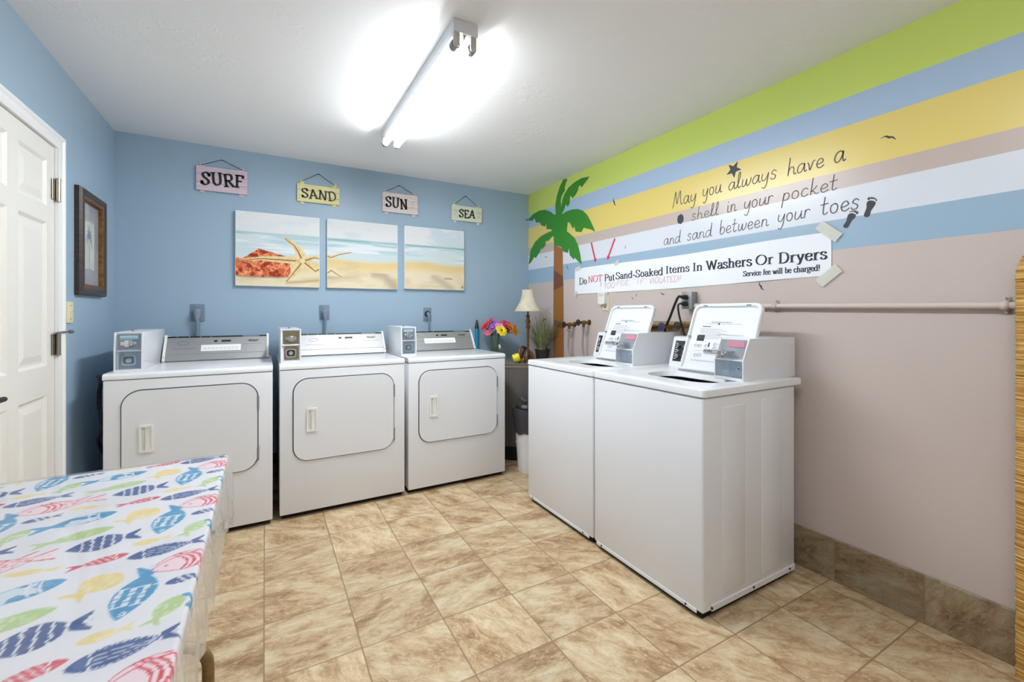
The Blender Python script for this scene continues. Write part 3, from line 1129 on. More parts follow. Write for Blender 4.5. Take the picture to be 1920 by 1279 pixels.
def canvases():
    specs = ((-2.442, -1.895, 1.411, 1.944, 'leftmost square beach canvas print with a starfish and orange net'),
             (-1.842, -1.296, 1.413, 1.948, 'middle beach canvas print with starfish arm tips at its left edge'),
             (-1.239, -0.696, 1.421, 1.953, 'rightmost beach canvas print with only pale sea and empty sand'))
    for k, (x0, x1, z0, z1, lab) in enumerate(specs):
        r = thing('canvas_print', lab, 'picture', ((x0 + x1) / 2, -0.018, z0), 'beach canvases over the dryers')
        b = B()
        b.box(x0, x1, -0.032, -0.002, z0, z1, 0.003, 2)
        obj('stretched_canvas', b, M['label'], r)
        n = 190
        u = np.linspace(0, 1, n)
        U, V = np.meshgrid(u, u)
        P = np.stack([x0 + 0.003 + U * (x1 - x0 - 0.006), np.full(U.shape, -0.0328), z1 - 0.003 - V * (z1 - z0 - 0.006)], -1)
        grid('printed_picture', P, beach(U, V, k), M['vcol_canvas'], r)


canvases()


def hanging_signs():
    specs = [('SURF', -2.669, -2.368, 2.061, 2.228, (220, 199, 210), (-2.521, 2.290), 'pink', 'pink wooden sign painted SURF hanging left of the others'),
             ('SAND', -2.049, -1.750, 2.061, 2.195, (236, 226, 168), (-1.900, 2.289), 'yellow', 'yellow wooden sign painted SAND hanging on the blue wall'),
             ('SUN', -1.420, -1.120, 2.054, 2.217, (228, 214, 212), (-1.275, 2.289), 'pale pink', 'pale pinkish wooden sign painted SUN with one small star'),
             ('SEA', -0.814, -0.515, 2.047, 2.185, (222, 228, 206), (-0.672, 2.280), 'pale green', 'pale green wooden sign painted SEA nearest the corner')]
    for word, x0, x1, z0, z1, c, (ax, az), cn, lab in specs:
        r = thing('hanging_sign', lab, 'sign', ((x0 + x1) / 2, -0.012, z0), 'painted word signs above the canvases')
        m = mat('sign_paint_' + word.lower(), rgb(*c), 0.6, 0, 0.3, var=(7, rgb(*[max(0, v - 14) for v in c]), (1, 1, 9)))
        b = B()
        h = (z1 - z0)
        n = 3
        for i in range(n):
            b.box(x0 + random.uniform(0, .002), x1 - random.uniform(0, .002), -0.020, -0.008, z0 + h * i / n + 0.0007, z0 + h * (i + 1) / n - 0.0007, 0.0015, 1)
        obj('board', b, m, r)
        xs = (x0 + 0.036, x1 - 0.036)
        for x in xs:
            b = B()
            top = 0.034 if word == 'SAND' else 0.022
            b.prism(rrect(x - 0.014, x + 0.014, z0 - 0.016, z1 + top, 0.006, 3), 'y', -0.008, -0.001)
            obj('batten', b, m, r)
            b = B()
            b.cyl((x, -0.013, z1 + top - 0.011), (x, -0.001, z1 + top - 0.011), 0.0035, 10)
            obj('screw', b, M['iron'], r)
        b = B()
        tz = z1 + (0.034 if word == 'SAND' else 0.022) - 0.011
        b.tube([(xs[0], -0.011, tz), ((xs[0] + ax) / 2, -0.010, (tz + az) / 2 - 0.002), (ax - 0.006, -0.008, az - 0.002), (ax + 0.006, -0.008, az - 0.002), ((xs[1] + ax) / 2, -0.010, (tz + az) / 2 - 0.002), (xs[1], -0.011, tz)], 0.0018, 6)
        obj('hanger_wire', b, M['iron'], r)
        b = B()
        b.cyl((ax, -0.012, az - 0.003), (ax, -0.0, az - 0.003), 0.003, 8)
        obj('nail', b, M['iron'], r)
        # word
        b = B()
        place = lambda s, t: (s, -0.0207, t)
        if word == 'SUN':
            tx0, tx1 = x0 + 0.028, x0 + 0.212
        elif word == 'SEA':
            tx0, tx1 = x0 + 0.072, x1 - 0.068
        else:
            tx0, tx1 = x0 + 0.03, x1 - 0.02
        write(b, word, ROMAN, place, tx0, tx1, z0 + h * 0.25, h * 0.50, pen=(0.20, 0.095, 25), serifs=True, jig=0.12, track=0.04)
        obj('painted_word', b, M['black'], r)
        stars = {'SUN': [(x1 - 0.05, z0 + h * 0.46)], 'SEA': [(x0 + 0.038, z0 + h * 0.55), (x1 - 0.035, z0 + h * 0.5)]}.get(word, [])
        for sx, sz in stars:
            b = B()
            pts = []
            for k in range(11):
                a = PI / 2 + k * PI / 5
                q = 0.024 if k % 2 == 0 else 0.011
                pts.append((sx + q * math.cos(a), -0.0207, sz + q * math.sin(a)))
            b.tube(pts, 0.0016, 5)
            obj('painted_star', b, mat('star_outline', rgb(186, 172, 160), 0.6), r)


hanging_signs()


def framed_print():
    y0, y1, z0, z1 = -0.676, -0.273, 1.309, 1.864
    r = thing('picture_frame', 'dark wooden framed print of a blue flower beside the door', 'picture', (XL, (y0 + y1) / 2, z0))
    b = B()
    t = bmesh.new()
    prof = [(0, 0.0), (0.018, 0.0), (0.030, 0.008), (0.032, 0.020), (0.029, 0.036), (0.022, 0.038), (0, 0.038)]

    def frame(b, prof, y0, y1, z0, z1):
        t = bmesh.new()
        rows = []
        for p in prof:
            rows.append([t.verts.new((XL + 0.001 + p[0], y, z)) for y, z in rect(y0 + p[1], y1 - p[1], z0 + p[1], z1 - p[1])])
        n = len(rows)
        for k in range(n):
            A, C = rows[k], rows[(k + 1) % n]
            for i in range(4):
                t.faces.new([A[i], A[(i + 1) % 4], C[(i + 1) % 4], C[i]])
        bmesh.ops.recalc_face_normals(t, faces=t.faces[:])
        b.add(t)
    frame(b, prof, y0, y1, z0, z1)
    obj('frame_moulding', b, M['frame'], r, smooth=20)
    b = B()
    frame(b, [(0.002, 0.034), (0.027, 0.034), (0.025, 0.056), (0.012, 0.060), (0.002, 0.060)], y0, y1, z0, z1)
    obj('gilt_liner', b, M['gilt'], r, smooth=20)
    n = 160
    u = np.linspace(0, 1, n)
    U, V = np.meshgrid(u, u)
    img = np.zeros(U.shape + (3,))
    img[:] = (150, 144, 152)
    img = blend(img, (166, 166, 170), sstep(0.42, 0.62, fbm(U * 5, V * 5, 4, 3)) * 0.6)
    img = blend(img, (176, 178, 178), ((U < 0.46) & (V < 0.30)).astype(float) * 0.7)
    img = blend(img, (190, 192, 186), ((U < 0.12) & (V > 0.08) & (V < 0.52)).astype(float) * 0.7)
    edge = 0.012 * (fbm(U * 14, V * 14, 3, 8) - 0.5)
    pan = ((U > 0.20 + edge) & (U < 0.76 + edge) & (V > 0.20 + edge) & (V < 0.80 + edge)).astype(float)
    img = blend(img, (196, 198, 190), pan)
    img = blend(img, (212, 212, 202), pan * sstep(0.45, 0.65, fbm(U * 6, V * 8, 4, 13)) * 0.6)
    brd = pan * (((U < 0.235) | (V < 0.225)))
    img = blend(img, (150, 152, 152), brd * 0.5)
    d, tt = seg_dist(U, V, [(.49, .80), (.49, .60), (.48, .45)])
    img = blend(img, (136, 134, 124), 1 - sstep(0.006, 0.018, d))
    rr = random.Random(4)
    for k in range(16):
        a = -PI / 2 + (k - 7.5) * 0.30
        L = rr.uniform(0.14, 0.24)
        p = [(.48, .40), (.48 + 0.5 * L * math.cos(a), .40 + 0.42 * L * math.sin(a)), (.48 + L * math.cos(a), .40 + L * (0.75 * math.sin(a) + 0.25 * abs(math.cos(a))))]
        d, tt = seg_dist(U, V, p)
        w = 0.022 * (1 - tt * 0.75)
        img = blend(img, (104, 118, 136), (1 - sstep(w * 0.5, w, d)) * 0.8)
    img += (RNG.random(U.shape)[..., None] - 0.5) * 8
    a, c = 0.058, 0.058
    P = np.stack([np.full(U.shape, XL + 0.006), y0 + a + U * (y1 - y0 - 2 * a), z1 - c - V * (z1 - z0 - 2 * c)], -1)
    grid('flower_print', P, img, M['vcol_picture'], r)


framed_print()


def switch_plate():
    y0, y1, z0, z1 = -0.784, -0.706, 1.168, 1.273
    r = thing('light_switch', 'ivory wall switch plate under the framed flower print', 'switch', (XL, (y0 + y1) / 2, z0))
    b = B()
    b.prism(rrect(y0, y1, z0, z1, 0.006, 4), 'x', XL + 0.0005, XL + 0.007, 0.003)
    obj('cover_plate', b, M['ivory'], r)
    b = B()
    yc, zc = (y0 + y1) / 2, (z0 + z1) / 2
    b.box(XL + 0.006, XL + 0.009, yc - 0.006, yc + 0.006, zc - 0.012, zc + 0.012, 0.001, 1)
    b.prism([(XL + 0.007, zc - 0.005), (XL + 0.016, zc + 0.004), (XL + 0.016, zc + 0.008), (XL + 0.007, zc + 0.006)], 'y', yc - 0.004, yc + 0.004)
    obj('toggle', b, M['ivory'], r)
    for s in (-1, 1):
        b = B()
        b.cyl((XL + 0.006, yc, zc + s * 0.033), (XL + 0.0085, yc, zc + s * 0.033), 0.003, 10)
        obj('screw', b, M['brass'], r)


switch_plate()


# ------------------------------------------------------------------ decals and lettering on the striped wall
def palm():
    fr = [[(-0.467, 2.092), (-0.458, 2.183), (-0.485, 2.26), (-0.529, 2.332), (-0.564, 2.362), (-0.574, 2.376), (-0.598, 2.378), (-0.632, 2.372), (-0.637, 2.36), (-0.62, 2.339), (-0.598, 2.299), (-0.61, 2.281), (-0.581, 2.263), (-0.555, 2.238), (-0.541, 2.206), (-0.564, 2.079)],
          [(-0.541, 2.083), (-0.564, 2.201), (-0.598, 2.249), (-0.656, 2.29), (-0.737, 2.313), (-0.831, 2.323), (-0.932, 2.309), (-0.905, 2.288), (-0.876, 2.273), (-0.831, 2.246), (-0.815, 2.269), (-0.792, 2.26), (-0.785, 2.233), (-0.745, 2.199), (-0.713, 2.187), (-0.681, 2.216), (-0.673, 2.186), (-0.673, 2.156), (-0.648, 2.127), (-0.615, 2.154), (-0.598, 2.122), (-0.572, 2.097), (-0.555, 2.075)],
          [(-0.538, 2.073), (-0.623, 2.092), (-0.705, 2.092), (-0.785, 2.079), (-0.853, 2.05), (-0.905, 2.007), (-0.949, 1.947), (-0.984, 1.89), (-1.005, 1.854), (-0.949, 1.882), (-0.861, 1.911), (-0.831, 1.881), (-0.753, 1.897), (-0.737, 1.942), (-0.713, 1.926), (-0.673, 1.988), (-0.64, 1.994), (-0.589, 1.992)],
          [(-0.458, 2.089), (-0.394, 2.133), (-0.299, 2.172), (-0.2, 2.185), (-0.096, 2.176), (-0.03, 2.15), (-0.004, 2.142), (-0.004, 2.127), (-0.075, 2.112), (-0.117, 2.127), (-0.138, 2.084), (-0.21, 2.071), (-0.23, 2.04), (-0.299, 2.017), (-0.314, 2.042), (-0.318, 1.992), (-0.412, 1.971), (-0.467, 1.973)],
          [(-0.449, 1.96), (-0.337, 1.957), (-0.22, 1.938), (-0.117, 1.897), (-0.043, 1.828), (-0.004, 1.695), (-0.054, 1.713), (-0.107, 1.758), (-0.138, 1.743), (-0.21, 1.796), (-0.23, 1.826), (-0.25, 1.813), (-0.299, 1.839), (-0.308, 1.886), (-0.341, 1.876), (-0.412, 1.908), (-0.458, 1.912)],
          [(-0.606, 1.929), (-0.656, 1.906), (-0.737, 1.849), (-0.785, 1.784), (-0.815, 1.703), (-0.834, 1.614), (-0.785, 1.648), (-0.737, 1.682), (-0.73, 1.664), (-0.673, 1.709), (-0.66, 1.771), (-0.648, 1.732), (-0.581, 1.751), (-0.552, 1.795), (-0.564, 1.854)]]
    crown = [(-0.445, 2.102), (-0.564, 2.079), (-0.643, 1.993), (-0.632, 1.925), (-0.623, 1.866), (-0.581, 1.811), (-0.546, 1.796), (-0.502, 1.812), (-0.44, 1.82), (-0.434, 1.905), (-0.403, 1.968)]
    r = thing('palm_tree_decal', 'green and brown palm tree wall decal in the corner of the striped wall', 'wall decal', (0, -0.5, 0.5))
    for i, p in enumerate(fr):
        b = B()
        b.face([(-0.0013 - 0.0001 * i, y, z) for y, z in p])
        obj('frond', b, M['palm_green'], r)
    b = B()
    b.face([(-0.0021, y, z) for y, z in crown])
    obj('crown', b, M['palm_green'], r)
    for nm, poly in (('trunk_a', [(-0.438, 1.835), (-0.572, 1.775), (-0.576, 1.538), (-0.434, 1.606)]),
                     ('trunk_b', [(-0.434, 1.606), (-0.576, 1.538), (-0.581, 1.456), (-0.43, 1.423)]),
                     ('trunk_c', [(-0.43, 1.423), (-0.581, 1.456), (-0.585, 1.13), (-0.428, 1.16)]),
                     ('trunk_b', [(-0.428, 1.16), (-0.585, 1.13), (-0.586, 1.08), (-0.428, 1.10)]),
                     ('trunk_a', [(-0.428, 1.10), (-0.586, 1.08), (-0.59, 0.5), (-0.426, 0.5)])):
        b = B()
        b.face([(-0.0010, y, z) for y, z in poly])
        obj('trunk_band', b, M[nm], r)
    # frond tip folded round the corner on to the blue wall
    b = B()
    b.face([(-0.004, -0.0012, 2.142), (-0.035, -0.0012, 2.138), (-0.032, -0.0012, 2.128), (-0.004, -0.0012, 2.127)])
    obj('frond_tip', b, M['palm_green'], r)


palm()


def quote():
    place = on_right(0.001)
    lines = [('May you always have a', [('May', -1.754, -1.930, 1.894, .086), ('you', -1.968, -2.096, 1.905, .086), ('always', -2.134, -2.404, 1.902, .080), ('have', -2.450, -2.620, 1.897, .080), ('a', -2.656, -2.704, 1.899, .092)]),
             ('shell in your pocket', [('shell', -1.889, -2.078, 1.780, .070), ('in', -2.124, -2.184, 1.780, .080), ('your', -2.225, -2.388, 1.779, .078), ('pocket', -2.425, -2.676, 1.778, .072)]),
             ('and sand between your toes', [('and', -1.678, -1.814, 1.659, .074), ('sand', -1.858, -2.034, 1.663, .074), ('between', -2.079, -2.360, 1.667, .074), ('your', -2.404, -2.562, 1.674, .076), ('toes', -2.601, -2.758, 1.674, .082)])]
    pos = ('top', 'middle', 'bottom')
    for k, (txt, words) in enumerate(lines):
        o = thing('wall_lettering', '', '', (0, (words[0][1] + words[-1][2]) / 2, words[0][3]))
        for w, a, c, base, size in words:
            b = B()
            write(b, w, SCRIPT, place, a, c, base, size, pen=(0.062, 0.052, 30), serifs=False, shear=0.06)
            obj('script_word', b, M['script'], o, smooth=0)
        tag(o, '%s line of thin script lettering on the stripes, reading %s' % (pos[k], txt), 'lettering', 'script lettering on the striped wall')


quote()


def decals():
    X = -0.0012
    # star
    b = B()
    pts = []
    for k in range(10):
        a = math.radians(58) + k * PI / 5
        q = 0.047 if k % 2 == 0 else 0.020
        pts.append((X, -2.168 - q * math.cos(a), 2.010 + q * math.sin(a)))
    b.face(pts)
    tag(obj('star_decal', b, M['vinylblack'], smooth=0), 'black five-pointed star decal above the word always', 'wall decal')
    # shell
    b = B()
    pts = []
    for k in range(40):
        a = 2 * PI * k / 40
        q = 0.027 * (1 + (0.10 * math.cos(9 * a) if math.cos(a) > -0.2 else 0) - 0.12 * math.cos(2 * a))
        pts.append((X, -1.812 - q * math.cos(a) * 1.0, 1.803 + q * math.sin(a)))
    b.face(pts)
    tag(obj('shell_decal', b, M['vinylblack'], smooth=0), 'small black seashell decal left of the word shell', 'wall decal')
    # footprints
    for (cy, cz, s, tilt, flip, lab) in ((-2.792, 1.668, 1.0, -16, 1, 'upper black bare footprint decal, right of the word toes'),
                                         (-2.720, 1.630, 0.95, -30, -1, 'lower black bare footprint decal, under the end of toes')):
        r = thing('footprint_decal', lab, 'wall decal', (0, cy, cz - 0.03), 'bare footprint decals')
        ca, sa = math.cos(math.radians(tilt)), math.sin(math.radians(tilt))

        def T(p):
            u, v = p[0] * s * flip, p[1] * s
            return (X, cy - (u * ca - v * sa), cz + (u * sa + v * ca))
        sole = [tuple(v) for v in catmull([Vector(p) for p in ((0, -.040), (.011, -.033), (.010, -.012), (.016, .008), (.017, .022), (.006, .030), (-.010, .029), (-.015, .018), (-.010, .0), (-.011, -.02), (-.010, -.034))], 5, True)]
        b = B()
        b.face([T(p) for p in sole])
        obj('sole', b, M['vinylblack'], r, smooth=0)
        for (tx, tz, q) in ((-.012, .038, .0052), (-.003, .041, .0038), (.004, .0405, .0034), (.011, .038, .003), (.017, .033, .0028)):
            b = B()
            b.face([T((tx + q * math.cos(a * PI / 6), tz + q * 1.2 * math.sin(a * PI / 6))) for a in range(12)])
            obj('toe', b, M['vinylblack'], r, smooth=0)
    # gulls
    gulls = [(-1.217, 2.040, .036, 112, 'black gull decal gliding above the yellow stripe left of the quote'),
             (-2.860, 1.946, .028, -28, 'black gull decal high on the yellow stripe at the right'),
             (-1.333, 1.692, .016, 70, 'tiny gull decal on the white stripe beside the right red arrow'),
             (-0.640, 1.610, .026, 118, 'small gull decal just right of the palm trunk'),
             (-0.312, 1.735, .022, 175, 'small gull decal just left of the palm trunk'),
             (-1.404, 1.322, .016, 130, 'lower left gull of the pair under the long paper notice'),
             (-1.440, 1.342, .016, 50, 'upper right gull of the pair under the long paper notice'),
             (-1.672, 1.342, .022, 155, 'small gull decal left of the grey socket box'),
             (-2.322, 1.356, .028, 118, 'gull decal with pale wing under the right part of the paper notice')]
    for cy, cz, s, rot, lab in gulls:
        ca, sa = math.cos(math.radians(rot)), math.sin(math.radians(rot))
        wing = catmull([Vector(p) for p in ((-1.0, -.30), (-.5, .08), (0, .02), (.5, .10), (1.0, -.16))], 5)
        b = B()
        Lf, Rt = [], []
        n = len(wing)
        for i, p in enumerate(wing):
            f = i / (n - 1)
            hw = 0.025 + 0.14 * (1 - abs(2 * f - 1)) ** 0.9
            for arr, sg in ((Lf, 1), (Rt, -1)):
                u, v = p.x * s, (p.y + sg * hw) * s
                arr.append((X, cy - (u * ca - v * sa), cz + (u * sa + v * ca)))
        b.strip(Lf, Rt)
        tag(obj('gull_decal', b, M['vinylblack'], smooth=0), lab, 'wall decal', 'black gull decals')
    # red arrows
    for (ya, za, yb, zb, lab) in ((-0.954, 1.778, -1.010, 1.612, 'red paper arrow nearer the palm pointing down at the notice'),
                                  (-1.225, 1.770, -1.140, 1.618, 'red paper arrow farther from the palm pointing down at the notice')):
        b = B()
        d = Vector((yb - ya, zb - za))
        L = d.length
        d.normalize()
        n = Vector((-d.y, d.x))
        p0, p1 = Vector((ya, za)), Vector((yb, zb))
        q = p1 - d * 0.032
        poly = [p0 + n * .008, q + n * .008, q + n * .019, p1, q - n * .019, q - n * .008, p0 - n * .008]
        b.face([(X, p.x, p.y) for p in poly])
        tag(obj('red_arrow', b, M['red'], smooth=0), lab, 'arrow', 'red arrows over the notice')


decals()


def banner():
    r = thing('paper_notice', 'long white paper notice taped across the striped wall above the washers', 'notice', (0, -1.69, 1.37))
    ya, yb = -0.745, -2.649
    ny, nx = 12, 120
    u = np.linspace(0, 1, nx)
    v = np.linspace(0, 1, ny)
    U, V = np.meshgrid(u, v)

    def top(u):
        return 1.584 + 0.004 * u + 0.004 * np.sin(u * 9) - 0.004 * np.sin(PI * u)

    def bot(u):
        return 1.369 + 0.016 * u + 0.004 * np.sin(u * 7 + 1)

    def off(u, v):
        return 0.0022 + 0.0016 * np.sin(u * 23) ** 2 * np.sin(PI * np.clip(v, 0, 1)) + 0.004 * np.sin(u * 12 + 1) ** 2 * v ** 3
    P = np.stack([-off(U, V), ya + U * (yb - ya), top(U) * (1 - V) + bot(U) * V], -1)
    grid('paper', P, None, M['paper'], r)

    def place(s, t):
        uu = (s - ya) / (yb - ya)
        vv = (top(uu) - t) / (top(uu) - bot(uu))
        return (-float(off(uu, vv)) - 0.0008, s, t)
    words = [('Do', -0.802, -0.905, 1.452, .052), ('Put', -1.112, -1.224, 1.460, .050), ('Sand-Soaked', -1.236, -1.680, 1.466, .049),
             ('Items', -1.697, -1.882, 1.472, .046), ('In', -1.903, -1.974, 1.470, .048), ('Washers', -1.995, -2.274, 1.469, .052),
             ('Or', -2.292, -2.390, 1.469, .050), ('Dryers', -2.410, -2.632, 1.467, .051)]
    for w, a, c, base, size in words:
        b = B()
        write(b, w, ROMAN, place, a, c, base, size, pen=(0.215, 0.065, 12))
        obj('printed_word', b, M['ink'], r, smooth=0)
    tot = text_width('Service fee will be charged!', ROMAN)
    q = 0.0
    for w in 'Service fee will be charged!'.split():
        a = -2.226 - (2.602 - 2.226) * q / tot
        q += text_width(w, ROMAN)
        c = -2.226 - (2.602 - 2.226) * q / tot
        q += .38
        b = B()
        write(b, w, ROMAN, place, a, c, 1.415, .028, pen=(0.20, 0.07, 12))
        obj('small_printed_word', b, M['ink'], r, smooth=0)
    b = B()
    write(b, 'NOT', ROMAN, place, -0.918, -1.088, 1.461, .050, pen=(0.19, 0.055, 12))
    obj('red_print', b, M['red_ink'], r, smooth=0)
    b = B()
    write(b, '$', ROMAN, place, -1.060, -1.086, 1.424, .030, pen=(0.09, 0.07, 0), serifs=False)
    obj('red_handwriting', b, M['pink_ink'], r, smooth=0)
    b = B()
    write(b, '100', ROMAN, place, -1.098, -1.228, 1.404, .044, pen=(0.085, 0.07, 0), serifs=False, shear=0.12, jig=0.06)
    obj('red_handwriting', b, M['pink_ink'], r, smooth=0)
    b = B()
    write(b, 'FEE', ROMAN, place, -1.236, -1.366, 1.418, .034, pen=(0.085, 0.07, 0), serifs=False, shear=0.14, jig=0.06)
    obj('red_handwriting', b, M['pink_ink'], r, smooth=0)
    b = B()
    write(b, 'IF', ROMAN, place, -1.440, -1.512, 1.418, .036, pen=(0.08, 0.06, 0), serifs=False, shear=0.14, jig=0.05)
    obj('red_handwriting', b, M['pink_ink'], r, smooth=0)
    b = B()
    write(b, 'VIOLATED!!', ROMAN, place, -1.556, -1.816, 1.414, .038, pen=(0.08, 0.06, 0), serifs=False, shear=0.16, jig=0.06)
    obj('red_handwriting', b, M['pink_ink'], r, smooth=0)
    for (cy, cz, L, W, a) in ((-2.640, 1.592, .110, .046, -42), (-2.640, 1.388, .105, .046, 40), (-0.765, 1.375, .050, .030, 60),
                              (-0.790, 1.585, .070, .026, 8), (-1.25, 1.586, .05, .024, 30)):
        ca, sa = math.cos(math.radians(a)), math.sin(math.radians(a))
        b = B()
        b.face([(-0.0092, cy - (x * ca - z * sa), cz + (x * sa + z * ca)) for x, z in ((-L / 2, -W / 2), (L / 2, -W / 2), (L / 2, W / 2), (-L / 2, W / 2))])
        obj('tape_strip', b, M['tape'], r, smooth=0)


banner()


# ------------------------------------------------------------------ dryers
def coin_box_front(r, case, xa, xb, yf, z0, z1, metal, window, axis='y'):
    """upper slide plate, lower lock plate, lock; facing -y"""
    zm = z0 + (z1 - z0) * 0.52
    w = xb - xa
    xc = (xa + xb) / 2
    b = B()
    b.box(xa + 0.008, xb - 0.008, yf + 0.010, yf + 0.013, zm + 0.008, z1 - 0.008, 0.001, 1)
    sp = obj('slide_plate', b, M[metal], case)
    b = B()
    b.box(xc - w * .30, xc + w * .30, yf + 0.000, yf + 0.012, zm + 0.030, zm + 0.050, 0.002, 2)
    b.box(xc - w * .16, xc + w * .16, yf - 0.004, yf + 0.012, zm + 0.022, zm + 0.058, 0.003, 2)
    for k in range(3):
        b.box(xc + w * (.02 + .09 * k) - .001, xc + w * (.02 + .09 * k) + .001, yf - .006, yf - .003, zm + .026, zm + .054)
    obj('coin_slide', b, M['chrome'], case)
    b = B()
    b.box(xc - w * .34, xc + w * .34, yf + 0.008, yf + 0.0105, z1 - 0.034, z1 - 0.014, 0.001, 1)
    obj('price_label', b, mat('price_label', rgb(170, 200, 214), 0.4) if window else M['coinbrass'], case)
    b = B()
    b.box(xa + 0.014, xb - 0.008, yf + 0.010, yf + 0.014, z0 + 0.012, zm - 0.004, 0.001, 1)
    obj('lock_plate', b, M[metal], case)
    zc = z0 + 0.012 + (zm - z0 - 0.016) / 2
    b = B()
    o1 = rrect(xc - .030, xc + .030, zc - .027, zc + .027, .014, 5)
    i1 = rrect(xc - .022, xc + .022, zc - .019, zc + .019, .011, 5)
    b.ring(o1, i1, 'y', yf + 0.004, yf + 0.011)
    obj('lock_ring', b, M['chrome'], case)
    b = B()
    b.prism(i1, 'y', yf + 0.0085, yf + 0.0105)
    obj('lock_recess', b, M['black'], case)
    b = B()
    b.cyl((xc, yf + 0.003, zc), (xc, yf + 0.010, zc), 0.0125, 20)
    obj('lock_cylinder', b, M['chrome'], case)
    for sx in (xa + .020, xb - .014):
        for sz in (z0 + .018, zm - .012):
            b = B()
            b.cyl((sx, yf + .008, sz), (sx, yf + .011, sz), .0035, 8)
            obj('screw', b, M['chrome'], case)


def dryer(xl, yf, box_x, cons_x, metal, window, sticker, label):
    W = 0.735
    xr = xl + W
    yb = -0.075
    r = thing('clothes_dryer', label, 'dryer', ((xl + xr) / 2, (yf + yb) / 2, 0), 'white coin dryers along the blue wall')
    b = B()
    b.box(xl + 0.012, xr - 0.012, yf + 0.035, yb - 0.02, 0.0, 0.05)  # near-black block standing in for the shaded gap under the dryer
    obj('toe_gap_shade', b, M['dark'], r)
    b = B()
    b.box(xl, xr, yf, yb, 0.030, 0.8805, 0.006, 3)
    obj('body', b, M['enamel'], r)
    b = B()
    prof = [(yf - 0.002, 0.884), (yf - 0.003, 0.900), (yf + 0.001, 0.908), (yf + 0.010, 0.9135), (yf + 0.030, 0.914), (yb, 0.914), (yb, 0.884)]
    b.prism(prof, 'x', xl - 0.001, xr + 0.001, 0.004, 2)
    obj('top', b, M['enamel_lid'], r)
    b = B()
    b.box(xl + 0.003, xr - 0.003, yf + 0.004, yb - 0.004, 0.8795, 0.885)
    obj('top_seam', b, M['groove'], r)
    # door
    dx0, dx1, dz0, dz1 = xl + 0.073, xl + 0.659, 0.338, 0.8225
    b = B()
    outer = rrect(dx0 - .006, dx1 + .006, dz0 - .006, dz1 + .006, .086, 10)
    inner = rrect(dx0 + .006, dx1 - .006, dz0 + .006, dz1 - .006, .076, 10)
    b.ring(outer, inner, 'y', yf + 0.002, yf - 0.0012)  # dark grey ring painted in for the shade of the door groove
    obj('door_groove_shade', b, M['groove'], r)
    b = B()
    hx0, hx1, hz0, hz1 = xl + .141, xl + .199, .508, .648
    b.prism(rrect(dx0, dx1, dz0, dz1, .080, 10), 'y', yf + 0.002, yf - 0.010, 0.005, 3)
    door = obj('door', b, M['enamel'], r)
    b = B()
    ho = rrect(hx0, hx1, hz0, hz1, .005, 3)
    hi = rrect(hx0 + .010, hx1 - .008, hz0 + .012, hz1 - .012, .004, 3)
    b.ring(ho, hi, 'y', yf - 0.009, yf - 0.0175)
    b.prism([(yf - 0.0165, hz1 - .010), (yf - 0.0105, hz1 - .012), (yf - 0.0105, hz0 + .012), (yf - 0.0165, hz0 + .012), (yf - 0.012, hz1 - .03)], 'x', hx0 + .026, hx1 - .009)
    obj('handle', b, M['plastic'], door)
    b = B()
    b.box(hx0 + .011, hx0 + .024, yf - .0106, yf - .0100, hz0 + .014, hz1 - .014)  # flat strip coloured for the shade inside the handle
    obj('handle_shade_strip', b, mat('painted_handle_shade', rgb(212, 211, 206), 0.6), door)
    for z in (.425, .710):
        b = B()
        b.box(dx1 - .004, dx1 + .010, yf - .010, yf + .001, z - .040, z + .040, .002, 2)
        b.cyl((dx1 + .004, yf - .008, z - .040), (dx1 + .004, yf - .008, z + .040), .0045, 10)
        obj('hinge', b, M['grey_box'], door)
    # console
    c0, c1 = cons_x
    fy, ty = -0.295, -0.205
    zt = 1.066
    body_prof = [(fy + .006, .914), (fy + .002, .935), (ty + .004, zt - .003), (-0.11, zt - .003), (-0.10, .914)]
    b = B()
    b.prism(body_prof, 'x', c0 + .012, c1 - .012)
    con = obj('console', b, M['enamel'], r)
    # steel face lying on the slope
    s = Vector((ty - fy, zt - .935))
    L = s.length
    s.normalize()
    nrm = Vector((-s.y, s.x))   # towards the room and up

    def F(a, d):
        return (fy + .002 + s.x * a + nrm.x * d, .935 + s.y * a + nrm.y * d)
    b = B()
    b.prism([F(-.018, -.003), F(-.018, .003), F(.024, .003), F(.026, .0055), F(L - .012, .0055), F(L - .012, -.003)], 'x', c0 + .013, c1 - .013)
    obj('steel_face', b, M['steel'], con, smooth=20)
    b = B()
    b.prism([F(L - .013, -.002), F(L - .013, .0062), F(L - .002, .0062), F(L - .002, -.002)], 'x', c0 + .013, c1 - .013)
    obj('cycle_strip', b, M['black'], con)
    cw = c1 - c0
    b = B()
    for a, q in ((.02, .002), (.13, .002), (.235, .002), (.33, .002)):
        b.prism([F(L - .0115, .006), F(L - .0115, .0066), F(L - .004, .0066), F(L - .004, .006)], 'x', c0 + cw * (a + .085), c0 + cw * (a + .085) + .007)
    b.prism([F(L - .0115, .006), F(L - .0115, .0066), F(L - .004, .0066), F(L - .004, .006)], 'x', c0 + cw * .73, c0 + cw * .90)
    obj('cycle_marks', b, M['grey_plate'], con)
    b = B()
    for a0, a1, da in ((.455, .485, 0), (.525, .615, 0)):
        b.prism([F(L * .69, .0055), F(L * .69, .0066), F(L * .69 + .014, .0066), F(L * .69 + .014, .0055)], 'x', c0 + cw * a0, c0 + cw * a1)
    obj('display_window', b, M['black'], con)

    def place(px, pt):
        q = F(pt, .0066)
        return (px, q[0], q[1])
    b = B()
    write(b, 'Whirlpool', dict(ROMAN, W=ROMAN['W']), place, c0 + cw * .795, c0 + cw * .885, L * .70, .013, pen=(.14, .10, 0), serifs=False)
